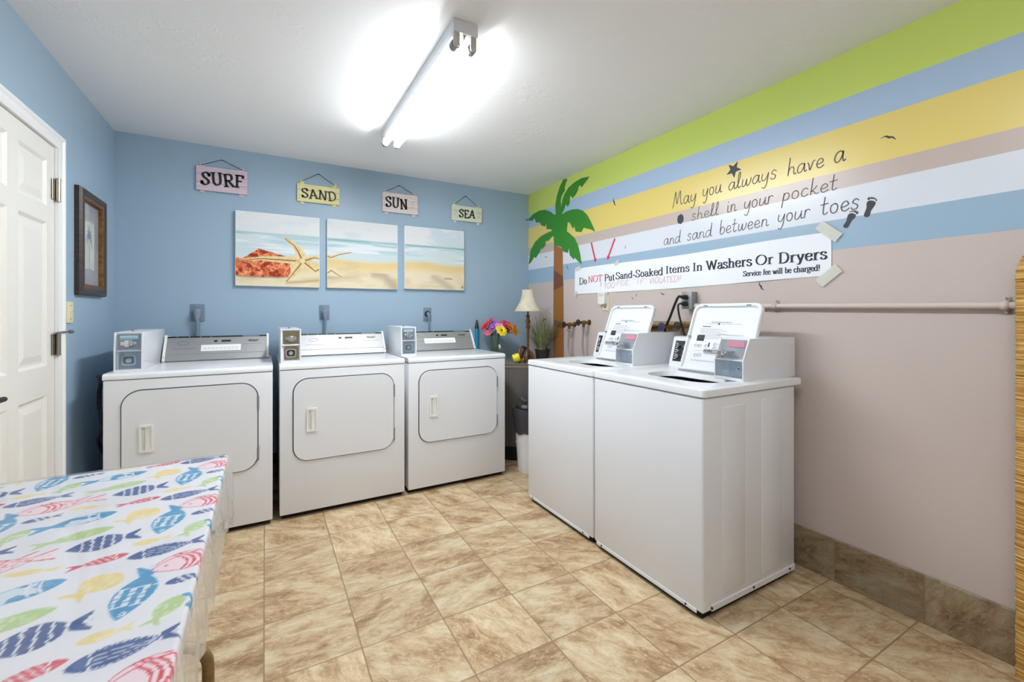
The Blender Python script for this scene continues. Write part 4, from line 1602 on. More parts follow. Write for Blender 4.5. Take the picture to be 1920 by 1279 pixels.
    pts = [place(c0 + cw * .84 + .034 * math.cos(t), L * .74 + .011 * math.sin(t)) for t in [PI * .75 + i * 0.25 for i in range(20)]]
    b.tube(pts, .0007, 4)
    obj('logo', b, M['ink'], con)
    b = B()
    ell = [place(c0 + cw * .17 + .030 * math.cos(t * PI / 12), L * .66 + .012 * math.sin(t * PI / 12)) for t in range(25)]
    b.tube(ell, .0008, 4)
    for k, (a0, a1) in enumerate(((.08, .29),)):
        b.prism([F(L * .40, .0055), F(L * .40, .0060), F(L * .40 + .002, .0060), F(L * .40 + .002, .0055)], 'x', c0 + cw * a0, c0 + cw * a1)
    b.prism([F(L * .55, .0055), F(L * .55, .0060), F(L * .55 + .0015, .0060), F(L * .55 + .0015, .0055)], 'x', c0 + cw * .74, c0 + cw * .93)
    obj('console_print', b, mat('console_grey_print', rgb(120, 120, 122), 0.5, 0.5), con)
    for a, bb in ((c0, c0 + .013), (c1 - .013, c1)):
        b = B()
        b.prism([F(-.022, -.004), F(-.022, .011), F(.022, .014), F(L + .006, .012), F(L + .006, -.004), (-.10, zt + .002), (-.10, .9145), (fy + .02, .9145)], 'x', a, bb, .002)
        e = obj('end_cap', b, M['plastic'], con)
        b = B()
        q = F(.004, .0125)
        b.cyl(((a + bb) / 2, q[0], q[1]), ((a + bb) / 2, q[0] - .003, q[1] + .001), .0025, 8)
        obj('screw', b, M['iron'], e)
    if sticker:
        b = B()
        s0, s1 = sticker
        b.prism([F(L * .27, .0055), F(L * .27, .0068), F(L * .27 + .046, .0068), F(L * .27 + .046, .0055)], 'x', c0 + cw * s0, c0 + cw * s1)
        obj('sticker', b, M['label'], con)['label'] = 'white notice sticker'
        b = B()
        for q in range(2):
            for k in range(9):
                a0 = c0 + cw * (s0 + (s1 - s0) * (.06 + k * .1))
                b.prism([F(L * .27 + .012 + q * .010, .0068), F(L * .27 + .012 + q * .010, .0071), F(L * .27 + .016 + q * .010, .0071), F(L * .27 + .016 + q * .010, .0068)], 'x', a0, a0 + cw * (s1 - s0) * .08)
        obj('sticker_print', b, M['pale_text'], con)
    # coin box
    bx0, bx1, byf, byb, slope = box_x
    z0, z1 = .912, 1.118
    b = B()
    pl = .0025
    prof = [(byf, z0), (byf, z0 + .11), (byf + slope, z1 - .004), (byf + slope + .004, z1), (byb, z1), (byb, z0)]
    # side walls reach forward of the recessed face
    b.prism(prof, 'x', bx0, bx0 + .007, .0015)
    b.prism(prof, 'x', bx1 - .007, bx1, .0015)
    rec = [(byf + .014, z0), (byf + .014, z1 - .003), (byf + slope + .006, z1 - .001), (byb - .001, z1 - .001), (byb - .001, z0)]
    b.prism(rec, 'x', bx0 + .006, bx1 - .006)
    b.box(bx0 + .006, bx1 - .006, byf + .001, byf + .02, z0, z0 + .014, .001, 1)
    b.box(bx0 + .006, bx1 - .006, byf + .004, byf + .02, z0 + .105, z0 + .110, .001, 1)
    b.box(bx0 + .003, bx1 - .003, byf + slope, byf + slope + .02, z1 - .006, z1, .001, 1)
    case = obj('coin_box', b, M['enamel'], r)
    coin_box_front(r, case, bx0 + .004, bx1 - .004, byf + .002, z0 + .004, z1 - .004, metal, window)
    if window:
        b = B()
        b.box(bx0 + .007, bx1 - .007, byf + .001, byf + .003, z0 + .014, z0 + .104)
        b.prism([(byf + .001, z0 + .111), (byf + .003, z0 + .111), (byf + slope + .003, z1 - .006), (byf + slope + .001, z1 - .006)], 'x', bx0 + .007, bx1 - .007)
        obj('clear_cover', b, M['acrylic'], case)
    b = B()
    b.cyl(((bx0 + bx1) / 2 - .006, byf + .12, z1), ((bx0 + bx1) / 2 - .006, byf + .12, z1 + .012), .006, 12)
    obj('top_bolt', b, M['grey_box'], case)
    return r


dryer(-2.955, -0.8085, (-2.932, -2.815, -0.730, -0.16, .012), (-2.806, -2.236), 'coinblue', True, (.335, .715), 'white dryer nearest the door, partly hidden by the fish cloth table')
dryer(-2.184, -0.7885, (-2.176, -2.064, -0.680, -0.16, .004), (-2.058, -1.458), 'coinbrass', False, None, 'white dryer in the middle of the row with a shiny steel console')
dryer(-1.4237, -0.7885, (-1.421, -1.311, -0.600, -0.16, .012), (-1.300, -0.712), 'coinblue', True, (.27, .72), 'white dryer at the corner end beside the grey water heater')


# ------------------------------------------------------------------ washers (near one built, far one copied)
def washer():
    y0, y1 = -2.549, -1.897          # right side seen from the front, left side
    xf, xb = -0.7632, -0.115
    r = thing('washing_machine', 'white top-loading washer nearest the camera, lid open, side panel in view', 'washer', ((xf + xb) / 2, (y0 + y1) / 2, 0), 'white coin washers along the striped wall')
    b = B()
    b.box(xf + .02, xb - .02, y0 + .02, y1 - .02, .0, .05)  # shade below the washer, put in as a near-black block
    obj('toe_gap_shade', b, M['dark'], r)
    b = B()
    b.box(xf, xb, y0, y1, .032, .8805, .009, 3)
    bmesh.ops.delete(b.bm, geom=[f for f in b.bm.faces if f.normal.z > .9 and f.calc_center_median().z > .88], context='FACES')
    body = obj('body', b, M['enamel'], r)
    for (xa, xc, za, zb) in ((-.645, -.496, .078, .834), (-.374, -.221, .080, .840)):
        b = B()
        b.prism(rrect(xa, xc, za, zb, .006, 2), 'y', y0 + .001, y0 - .003, .003, 2)
        obj('side_panel_emboss', b, M['enamel'], body)
    b = B()
    b.box(xf + .05, xb - .005, y0 - .004, y0 + .004, .030, .056, .002, 1)
    b.box(xf - .002, xf + .004, y0 + .03, y1 - .02, .022, .040, .002, 1)
    obj('bottom_flange', b, M['enamel'], body)
    for x in (-.715, -.44, -.165):
        b = B()
        b.cyl((x, y0 - .0065, .046), (x, y0 - .003, .046), .0055, 10)
        obj('screw', b, M['black'], body)
    for y in (y0 + .08, y1 - .06):
        b = B()
        b.cyl((xf - .0045, y, .033), (xf - .001, y, .033), .0045, 10)
        obj('screw', b, M['black'], body)
    b = B()
    b.ring(rect(xf + .006, xb - .006, y0 + .006, y1 - .006), rect(xf + .02, xb - .02, y0 + .02, y1 - .02), 'z', .876, .885)
    obj('top_seam', b, M['groove'], r)
    # top with an opening
    b = B()
    ox0, ox1, oy0, oy1 = -.590, -.345, -2.440, -2.045
    out = rrect(xf - .004, -.062, y0 - .006, y1 + .004, .016, 8)
    n = len(out)
    hole = rrect(ox0, ox1, oy0, oy1, .10, 8)
    t = bmesh.new()
    rings = []

    def rg(poly, z):
        return [t.verts.new((x, y, z)) for x, y in poly]
    o_in = rrect(xf + .004, -.07, y0 + .002, y1 - .004, .012, 8)
    o_mid = rrect(xf - .002, -.064, y0 - .004, y1 + .002, .015, 8)
    dish = rrect(ox0 - .105, ox1 + .03, oy0 - .05, oy1 + .055, .13, 8)
    dish2 = rrect(ox0 - .05, ox1 + .012, oy0 - .02, oy1 + .025, .115, 8)
    rings = [rg(out, .884), rg(out, .906), rg(o_mid, .9115), rg(o_in, .914), rg(dish, .914), rg(dish2, .911), rg(hole, .909), rg(rrect(ox0 + .004, ox1 - .022, oy0 + .006, oy1 - .006, .09, 8), .886), rg(rrect(ox0 + .003, ox1 - .021, oy0 + .005, oy1 - .005, .09, 8), .884)]
    for A, C in zip(rings, rings[1:]):
        for i in range(n):
            t.faces.new([A[i], A[(i + 1) % n], C[(i + 1) % n], C[i]])
    A, C = rings[-1], rings[0]
    for i in range(n):
        t.faces.new([A[i], A[(i + 1) % n], C[(i + 1) % n], C[i]])
    bmesh.ops.recalc_face_normals(t, faces=t.faces[:])
    b.add(t)
    top = obj('top', b, M['enamel_lid'], r)
    b = B()
    b.lathe([(.0, .45), (.205, .45), (.215, .47), (.215, .878), (.205, .878), (.205, .48), (.0, .46)], ((ox0 + ox1) / 2, (oy0 + oy1) / 2, 0), 36, cap=False)
    obj('tub', b, M['black'], r)
    b = B()
    b.lathe([(.0, .462), (.055, .462), (.05, .62), (.04, .80), (.03, .84), (.0, .845)], ((ox0 + ox1) / 2, (oy0 + oy1) / 2, 0), 24, cap=False)
    obj('agitator', b, M['plastic'], r)
    # open lid leaning back
    hx, hz = -.336, .920
    ang = math.atan2(.136, .345)
    ax = Vector((math.sin(ang), 0, math.cos(ang)))       # up the lid
    nr = Vector((-math.cos(ang), 0, math.sin(ang)))      # towards the front

    def Lp(a, y, d):
        return Vector((hx, 0, hz)) + ax * a + nr * d + Vector((0, y, 0))
    yl, yr = -2.078, -2.458
    H = .372
    t = bmesh.new()
    # outline in (y, a): square bottom corners, round top corners
    outl = rrect(yr, yl, 0, H, [.040, .040, .006, .006], 6)
    inn1 = rrect(yr + .013, yl - .013, .010, H - .016, [.032, .032, .005, .005], 6)
    inn2 = rrect(yr + .018, yl - .018, .014, H - .022, [.028, .028, .005, .005], 6)
    lev = [(outl, -.016), (outl, .002), (rrect(yr + .004, yl - .004, .004, H - .004, [.037, .037, .006, .006], 6), .006), (inn1, .006), (inn2, -.006)]
    rws = [[t.verts.new(Lp(a, y, d)) for y, a in pl] for pl, d in lev]
    n = len(outl)
    for A, C in zip(rws, rws[1:]):
        for i in range(n):
            t.faces.new([A[i], A[(i + 1) % n], C[(i + 1) % n], C[i]])
    t.faces.new(rws[-1])
    t.faces.new(rws[0][::-1])
    bmesh.ops.recalc_face_normals(t, faces=t.faces[:])
    b = B()
    b.add(t)
    lid = obj('lid', b, M['lid_inner'], r)
    for y in (yl - .014, yr + .016):
        b = B()
        b.cyl(Lp(.185, y, -.004), Lp(.185, y, .008), .0065, 14)
        obj('bumper', b, M['grey_box'], lid)
    for y in (yl - .07, yr + .07):
        b = B()
        b.cyl(Lp(H - .013, y - .012, .004), Lp(H - .013, y + .012, .004), .004, 8)
        obj('rubber_pad', b, M['grey_plug'], lid)
    b = B()
    b.cyl(Lp(-.004, yl + .004, -.006), Lp(-.004, yr - .004, -.006), .006, 12)
    obj('lid_hinge', b, M['grey_box'], lid)
    # instruction print on the lid: bars of text and pictograms
    D = -.0052

    def bar(b, ya, yb_, aa, ab):
        b.face([Lp(aa, ya, D), Lp(aa, yb_, D), Lp(ab, yb_, D), Lp(ab, ya, D)])
    W_ = yl - yr
    b = B()
    rnd = random.Random(3)

    def words(b, f0, f1, a, h, gap=.0022):
        y = yl - W_ * f0
        ye = yl - W_ * f1
        while y > ye + .004:
            w = rnd.uniform(.006, .018)
            e = max(y - w, ye)
            bar(b, y, e, a - h / 2, a + h / 2)
            y = e - gap
    words(b, .26, .76, .262, .0016)
    obj('fine_print', b, M['grey_text'], lid, smooth=0)
    b = B()
    for k in range(7):
        words(b, .18, .50 + .08 * (k % 2), .232 - k * .0085, .0018)
    for k in range(2):
        words(b, .45, .82, .205 - k * .004, .0012)
    obj('fine_print', b, M['grey_text'], lid, smooth=0)
    b = B()
    for k in range(2):
        words(b, .14, .66, .056 + k * .0045, .0013)
    obj('fine_print', b, M['grey_text'], lid, smooth=0)
    b = B()
    words(b, .18, .62, .112, .0012)
    obj('fine_print', b, M['grey_text'], lid, smooth=0)
    b = B()
    words(b, .32, .62, .270, .0026)
    words(b, .20, .33, .2455, .0042, .001)
    bar(b, yl - W_ * .43, yl - W_ * .45, .256, .266)
    bar(b, yl - W_ * .155, yl - W_ * .27, .165, .197)
    bar(b, yl - W_ * .355, yl - W_ * .375, .135, .158)
    obj('bold_print', b, M['ink'], lid, smooth=0)
    b = B()
    for f, a in ((.17, .138), (.23, .138), (.33, .140), (.46, .150), (.53, .150), (.46, .128), (.53, .128), (.62, .15), (.62, .128), (.20, .085), (.26, .088)):
        pts = [Lp(a + .009 * math.sin(q * PI / 6), yl - W_ * f - .010 * math.cos(q * PI / 6), D + .0004) for q in range(13)]
        b.tube(pts, .0006, 4)
        b.tube([pts[0], pts[5], pts[8]], .0006, 4)
    obj('pictograms', b, M['grey_text'], lid, smooth=0)
    # console at the back, left of the coin box
    b = B()
    cy0, cy1 = -2.350, -1.935
    prof = [(-.250, .914), (-.246, .935), (-.205, 1.078), (-.196, 1.084), (-.085, 1.084), (-.075, .914)]
    b.prism(prof, 'y', cy0, cy1, .004, 2)
    con = obj('console', b, M['enamel'], r)
    sv = Vector((.041, .143)).normalized()
    nv = Vector((-sv.y, sv.x))

    def Cf(a, d):
        return (-.246 + sv.x * a + nv.x * d, .935 + sv.y * a + nv.y * d)
    b = B()
    b.prism([Cf(.012, -.001), Cf(.012, .0025), Cf(.130, .0025), Cf(.130, -.001)], 'y', cy0 + .03, cy1 - .022)
    obj('control_panel', b, M['black'], con)
    for ky, ka, rad in ((-1.985, .100, .011), (-2.03, .098, .011), (-1.99, .070, .006), (-2.03, .068, .007), (-1.99, .040, .014), (-2.05, .035, .012), (-2.12, .08, .02)):
        b = B()
        q0, q1 = Cf(ka, .002), Cf(ka, .016)
        b.tube([(q0[0], ky, q0[1]), (q1[0], ky, q1[1])], [rad, rad * .85], 18)
        obj('control_knob', b, M['chrome'] if rad > .0065 else M['grey_box'], con)
    b = B()
    for k in range(8):
        a = .025 + k * .0125
        b.face([(Cf(a, .0028)[0], y, Cf(a, .0028)[1]) for y in (-1.963, -1.976)] + [(Cf(a + .003, .0028)[0], y, Cf(a + .003, .0028)[1]) for y in (-1.976, -1.963)])
    obj('control_print', b, M['label'], con, smooth=0)
    # coin meter case
    by0, by1 = -2.500, -2.357
    z0, z1 = .913, 1.101
    b = B()
    prof = [(-.430, z0), (-.430, z0 + .090), (-.386, z1 - .003), (-.380, z1), (-.022, z1), (-.020, z0)]
    b.prism(prof, 'y', by0, by0 + .006, .0015)
    b.prism(prof, 'y', by1 - .006, by1, .0015)
    b.prism([(-.385, z0), (-.385, z1 - .004), (-.375, z1 - .001), (-.024, z1 - .001), (-.022, z0)], 'y', by0 + .005, by1 - .005)
    b.box(-.432, -.38, by0 + .004, by1 - .004, z0, z0 + .014, .001, 1)
    b.box(-.432, -.384, by0 + .004, by1 - .004, z0 + .089, z0 + .094, .001, 1)
    case = obj('coin_box', b, M['enamel'], r)
    b = B()
    b.box(-.388, -.3835, by0 + .012, by1 - .045, z0 + .018, z0 + .086, .001, 1)
    obj('lock_plate', b, M['coinpale'], case)
    b = B()
    b.cyl((-.388, by0 + .042, z0 + .052), (-.398, by0 + .042, z0 + .052), .011, 18)
    obj('lock_cylinder', b, M['chrome'], case)
    b = B()
    b.cyl((-.3975, by0 + .042, z0 + .052), (-.399, by0 + .042, z0 + .052), .0055, 12)
    obj('keyhole', b, M['black'], case)
    b = B()
    b.box(-.3885, -.384, by0 + .010, by1 - .010, z0 + .098, z1 - .006, .001, 1)
    obj('slide_plate', b, M['slide_metal'], case)
    b = B()
    b.box(-.392, -.386, by0 + .018, by1 - .040, z1 - .040, z1 - .014, .001, 1)
    obj('price_label', b, M['pinklabel'], case)['label'] = 'pink price label'
    b = B()
    b.box(-.480, -.388, by1 - .075, by1 - .022, z0 + .122, z0 + .131, .002, 2)
    b.box(-.520, -.474, by1 - .086, by1 - .006, z0 + .116, z0 + .140, .006, 2)
    for k in range(4):
        b.cyl((-.44 - .010 * k, by1 - .05, z0 + .131), (-.44 - .010 * k, by1 - .05, z0 + .1325), .004, 10)
    obj('coin_slide', b, M['chrome'], case)
    b = B()
    b.box(-.430, -.428, by0 + .006, by1 - .006, z0 + .014, z0 + .088)
    obj('clear_cover', b, M['acrylic_pale'], case)
    b = B()
    for y in (by0 + .03, by0 + .06, by0 + .09):
        b.cyl((-.41, y, z0 + .014), (-.41, y, z0 + .017), .006, 10)
    obj('bolt_heads', b, M['grey_box'], case)
    b = B()
    b.box(-.060, -.034, by0 - .0006, by0 + .002, z1 - .030, z1 - .024)
    obj('badge', b, M['label'], case)
    return r


w_near = washer()
w_far = copy_tree(w_near)
w_far.location.y += 0.6645
w_far.location.x += 0.002
w_far['label'] = 'white top-loading washer farther from the camera, next to the bin, lid open'


# ------------------------------------------------------------------ wall fittings
def dryer_outlets():
    for x0, x1, z0, z1, lab, lab2, kind in ((-2.700, -2.622, 1.160, 1.278, 'grey wall socket above the dryer nearest the door', 'thick grey power cord of the dryer nearest the door', 0),
                                            (-1.893, -1.822, 1.166, 1.280, 'grey wall socket above the middle dryer', 'grey power cord of the middle dryer with a bulky plug', 1),
                                            (-1.066, -0.997, 1.148, 1.264, 'grey wall socket above the corner dryer', 'grey power cord of the corner dryer with a small plug', 2)):
        xc, zc = (x0 + x1) / 2, (z0 + z1) / 2
        r = thing('wall_socket', lab, 'socket', (xc, 0, z0), 'dryer sockets on the blue wall')
        b = B()
        b.prism(rrect(x0, x1, z0, z1, .004, 3), 'y', -.0005, -.008, .002)
        obj('cover_plate', b, M['grey_plate'], r)
        b = B()
        b.cyl((xc, -.007, zc + .004), (xc, -.012, zc + .004), .026, 24)
        obj('receptacle', b, M['black'] if kind == 2 else M['grey_plug'], r)
        for s in (-1, 1):
            b = B()
            b.cyl((xc, -.007, zc + s * .046), (xc, -.010, zc + s * .046), .0035, 10)
            obj('screw', b, M['nickel'], r)
        k = thing('power_cord', lab2, 'cord', (xc, -.02, .92), 'dryer power cords')
        rad = (.024, .021, .015)[kind]
        b = B()
        b.tube([(xc, -.0125, zc + .004), (xc, -.034, zc + .004), (xc, -.044, zc - .004), (xc, -.046, zc - .03), (xc + .002, -.044, zc - .05)], [rad, rad, rad * .95, rad * .75, rad * .5], 16)
        obj('plug', b, M['grey_plug'], k)
        b = B()
        w = (.0135, .009, .008)[kind]
        if kind == 2:
            pts = [(xc + .002, -.044, zc - .045), (xc + .006, -.04, zc - .09), (xc + .006, -.03, 1.0), (xc + .004, -.03, .7)]
        else:
            pts = [(xc + .002, -.044, zc - .045), (xc + .004, -.040, zc - .09), (xc - .004 * kind, -.03, 1.02), (xc - .012 * kind, -.03, .7)]
        b.tube(catmull([Vector(p) for p in pts], 6), w, 10)
        obj('cable', b, M['grey_cord'], k)


dryer_outlets()


def grey_socket_box():
    y0, y1, z0, z1 = -1.935, -1.868, 1.243, 1.345
    r = thing('surface_socket_box', 'grey metal surface socket box with two black plugs on the striped wall', 'socket', (0, (y0 + y1) / 2, z0))
    b = B()
    b.box(-.052, -.0005, y0, y1, z0, z1, .004, 2)
    obj('box', b, M['grey_box'], r)
    b = B()
    b.box(-.056, -.052, y0 - .002, y1 + .002, z0 - .002, z1 + .002, .002, 2)
    fp = obj('face_plate', b, M['grey_plate'], r)
    fp.data.materials[0] = M['grey_box']
    yc = (y0 + y1) / 2
    for z in (1.312, 1.272):
        b = B()
        b.prism(ellipse(yc, z, .017, .014, 20), 'x', -.0575, -.055)
        obj('receptacle', b, M['grey_plug'], r)
    # plugs and cords are things of their own
    specs = ((1.312, .0075, [(-.098, yc + .006, 1.314), (-.108, yc + .022, 1.306), (-.088, -1.81, 1.20), (-.064, -1.745, 1.09), (-.042, -1.735, .90)], 'thick black cord slanting from the upper plug of the grey socket box'),
             (1.272, .0055, [(-.098, yc + .006, 1.274), (-.110, yc + .016, 1.262), (-.102, yc + .014, 1.20), (-.070, -1.905, 1.06), (-.042, -1.915, .90)], 'thin black cord hanging from the lower plug of the grey socket box'))
    for z, rad, pts, lab in specs:
        k = thing('power_cord', lab, 'cord', (-.08, yc, .93), 'washer power cords')
        b = B()
        b.tube([(-.0578, yc, z), (-.075, yc, z), (-.088, yc + .004, z + .001), (-.10, yc + .007, z + .002)], [.014, .015, .011, rad], 14)
        obj('plug', b, M['black'], k)
        b = B()
        b.tube(catmull([Vector(p) for p in pts], 8), rad, 10)
        obj('cable', b, M['black'], k)
    # conduit
    r = thing('conduit_pipe', 'painted conduit pipe running along the striped wall to the right', 'pipe', (0, -2.8, 1.24))
    b = B()
    b.tube([(-.022, -1.936, 1.258), (-.022, -2.3, 1.253), (-.022, -4.7, 1.225)], .0125, 16)
    obj('tube', b, M['pipe'], r)
    b = B()
    b.cyl((-.022, -1.9365, 1.258), (-.022, -1.965, 1.258), .017, 16)
    obj('coupling', b, M['pipe'], r)
    for y, z in ((-2.405, 1.2515), (-3.192, 1.2425)):
        b = B()
        pts = [(-.022 - .0145 * math.cos(a * PI / 12), y, z + .0145 * math.sin(a * PI / 12)) for a in range(-6, 7)]
        L, R_ = [], []
        for p in [(-.002, y, z - .030), (-.002, y, z - .018)] + pts + [(-.002, y, z + .018), (-.002, y, z + .030)]:
            L.append((p[0] - .001, p[1] - .011, p[2]))
            R_.append((p[0] - .001, p[1] + .011, p[2]))
        b.strip(L, R_)
        c = obj('strap', b, M['pipe'], r)
        c.modifiers.new('thick', 'SOLIDIFY').thickness = .002
        for s in (-.025, .025):
            b = B()
            b.cyl((-.002, y, z + s), (-.0065, y, z + s), .0045, 10)
            obj('screw', b, M['nickel'], c)


grey_socket_box()


def plug_in_unit():
    r = thing('wall_socket', 'ivory wall socket under the white plug-in unit on the striped wall', 'socket', (0, -1.125, 1.235))
    b = B()
    b.prism(rrect(-1.160, -1.090, 1.236, 1.350, .005, 3), 'x', -.0005, -.006, .002)
    obj('cover_plate', b, M['ivory'], r)
    b = B()
    b.cyl((-.0055, -1.125, 1.262), (-.0075, -1.125, 1.262), .008, 14)
    obj('receptacle', b, M['brass'], r)
    r = thing('plug_in_unit', 'white plug-in unit on the wall just under the left end of the paper notice', 'plug-in unit', (-.02, -1.115, 1.283))
    b = B()
    b.prism(rrect(-1.152, -1.078, 1.284, 1.378, .012, 5), 'x', -.0065, -.040, .006, 3)
    obj('housing', b, M['plastic'], r)
    b = B()
    for k in range(3):
        b.box(-.0412, -.0398, -1.140, -1.090, 1.345 + k * .008, 1.347 + k * .008)
    obj('vent', b, M['grey_text'], r)


plug_in_unit()


def side_hose():
    b = B()
    pts = [(-3.055, -.42, .84), (-3.010, -.64, .888), (-2.986, -.70, .868), (-3.018, -.60, .80), (-3.018, -.60, .72), (-2.984, -.70, .655), (-2.982, -.70, .61), (-3.03, -.55, .52), (-3.04, -.3, .3), (-3.04, -.2, .05)]
    P = catmull([Vector(p) for p in pts], 10)
    b.tube(P, [.0095 + .0006 * math.sin(i * 1.9) for i in range(len(P))], 12)
    tag(obj('flexible_hose', b, M['iron']), 'dark flexible hose beside the left side of the dryer nearest the door', 'hose')


side_hose()


def hose_bibs():
    specs = [(-.742, 1.122, 'iron', 'water valve nearest the palm trunk with a grey hose hanging down', 1),
             (-.930, 1.142, 'iron', 'second water valve from the palm trunk with a grey hose hanging down', 1),
             (-1.640, 1.128, 'bronze', 'dark brass water valve half hidden by the lid of the far washer', 0),
             (-1.760, 1.134, 'bluemetal', 'water valve with a blue wheel handle crossed by a black cord', 0),
             (-1.880, 1.140, 'iron', 'water valve with a dark handle right of the blue one', 0)]
    for y, z, wheel, lab, hose in specs:
        r = thing('water_valve', lab, 'valve', (0, y, z - .03), 'water valves above the washers')
        body = M['bronze'] if hose else M['brass']
        b = B()
        b.lathe([(.0, 0), (.022, 0), (.022, .004), (.0, .004)], n=20, mx=Matrix.Translation((-.0005, y, z)) @ Matrix.Rotation(-PI / 2, 4, 'Y'), cap=False)
        b.tube([(-.002, y, z), (-.025, y, z), (-.045, y, z), (-.060, y, z), (-.085, y, z)], [.012, .012, .017, .017, .011], 16)
        b.tube([(-.052, y, z), (-.058, y, z - .02), (-.060, y, z - .034)], [.014, .012, .0115], 14)
        obj('valve_body', b, body, r)
        b = B()
        b.cyl((-.083, y, z), (-.112, y, z), .0045, 10)
        hub = 12
        ringp = [(-.112, y + .021 * math.cos(k * PI / 8), z + .021 * math.sin(k * PI / 8)) for k in range(17)]
        b.tube(ringp, .0052, 8)
        for k in range(3):
            a = k * PI / 3
            b.cyl((-.112, y + .021 * math.cos(a), z + .021 * math.sin(a)), (-.112, y - .021 * math.cos(a), z - .021 * math.sin(a)), .0035, 8)
        b.lathe([(.0, 0), (.008, 0), (.008, .008), (0, .008)], n=14, mx=Matrix.Translation((-.108, y, z)) @ Matrix.Rotation(-PI / 2, 4, 'Y'), cap=False)
        obj('wheel_handle', b, M[wheel], r)
        b = B()
        b.lathe([(.0, 0), (.014, 0), (.0155, .003), (.0155, .015), (.012, .018), (0, .018)], (-.060, y, z - .052), 14, cap=False)
        obj('hose_nut', b, M['chrome'] if hose else M['brass'], r)
        b = B()
        dx = .02 if y > -.8 else 0.0
        b.tube(catmull([Vector(p) for p in ((-.060, y, z - .05), (-.061, y + .006, z - .10), (-.060, y + .010, z - .2), (-.055, y - .012 - dx, z - .32), (-.045, y - .03, z - .5))], 6), .0085, 10)
        obj('hose', b, mat('grey_hose', rgb(150, 142, 140), 0.5) if hose else M['grey_cord'], r)
    # manifold behind the far washer lid
    r = thing('mounting_board', 'tan board on the wall behind the water valve with the blue wheel', 'board', (0, -1.75, 1.085))
    b = B()
    b.box(-.0118, -.0005, -1.90, -1.60, 1.085, 1.165, .002, 1)
    obj('board', b, mat('tan_board', rgb(150, 134, 110), 0.6), r)


hose_bibs()


# ------------------------------------------------------------------ ceiling lights
def light(x, ya, yb, m, label, name='ceiling_light'):
    r = thing(name, label, 'light', (x, (ya + yb) / 2, HC), 'twin-tube ceiling lights')
    w = .051
    b = B()
    b.prism([(x - w, HC - .0005), (x - w, HC - .036), (x - w + .010, HC - .050), (x + w - .010, HC - .050), (x + w, HC - .036), (x + w, HC - .0005)], 'y', ya + .002, yb - .002)
    obj('channel', b, M['fixture'], r)
    for y, e in ((ya, 'a'), (yb, 'b')):
        b = B()
        b.box(x - w - .0015, x + w + .0015, y - .0025, y + .0025, HC - .051, HC - .0005, .001, 1)
        obj('end_plate', b, M['fixture'], r)
    for sx in (-.036, .036):
        b = B()
        b.cyl((x + sx, ya + .030, HC - .089), (x + sx, yb - .030, HC - .089), .0185, 24)
        tb = obj('tube', b, m, r)
        for y, s in ((ya, 1), (yb, -1)):
            b = B()
            b.cyl((x + sx, y + s * .018, HC - .089), (x + sx, y + s * .046, HC - .089), .0190, 24)
            obj('tube_cap', b, M['grey_box'], tb)
            b = B()
            b.prism(rrect(x + sx - .012, x + sx + .012, HC - .104, HC - .045, .008, 4), 'y', y + s * .004, y + s * .018, 0)
            obj('socket', b, M['socket'], r)
    b = B()
    b.cyl((x, ya + .012, HC - .052), (x, ya + .02, HC - .060), .004, 8)
    b.box(x - .006, x + .006, ya + .01, ya + .03, HC - .054, HC - .050, .001, 1)
    obj('cover_latch', b, M['nickel'], r)


light(-1.560, -2.063, -0.838, M['tube'], 'white twin-tube fluorescent ceiling light over the middle of the room')
light(-1.560, -4.15, -2.93, M['tube_rear'], 'white twin-tube fluorescent ceiling light nearer the camera, outside the view')


# ------------------------------------------------------------------ corner: heater, lamp, plant, flowers, bin, stick
HX, HY = -.300, -.340


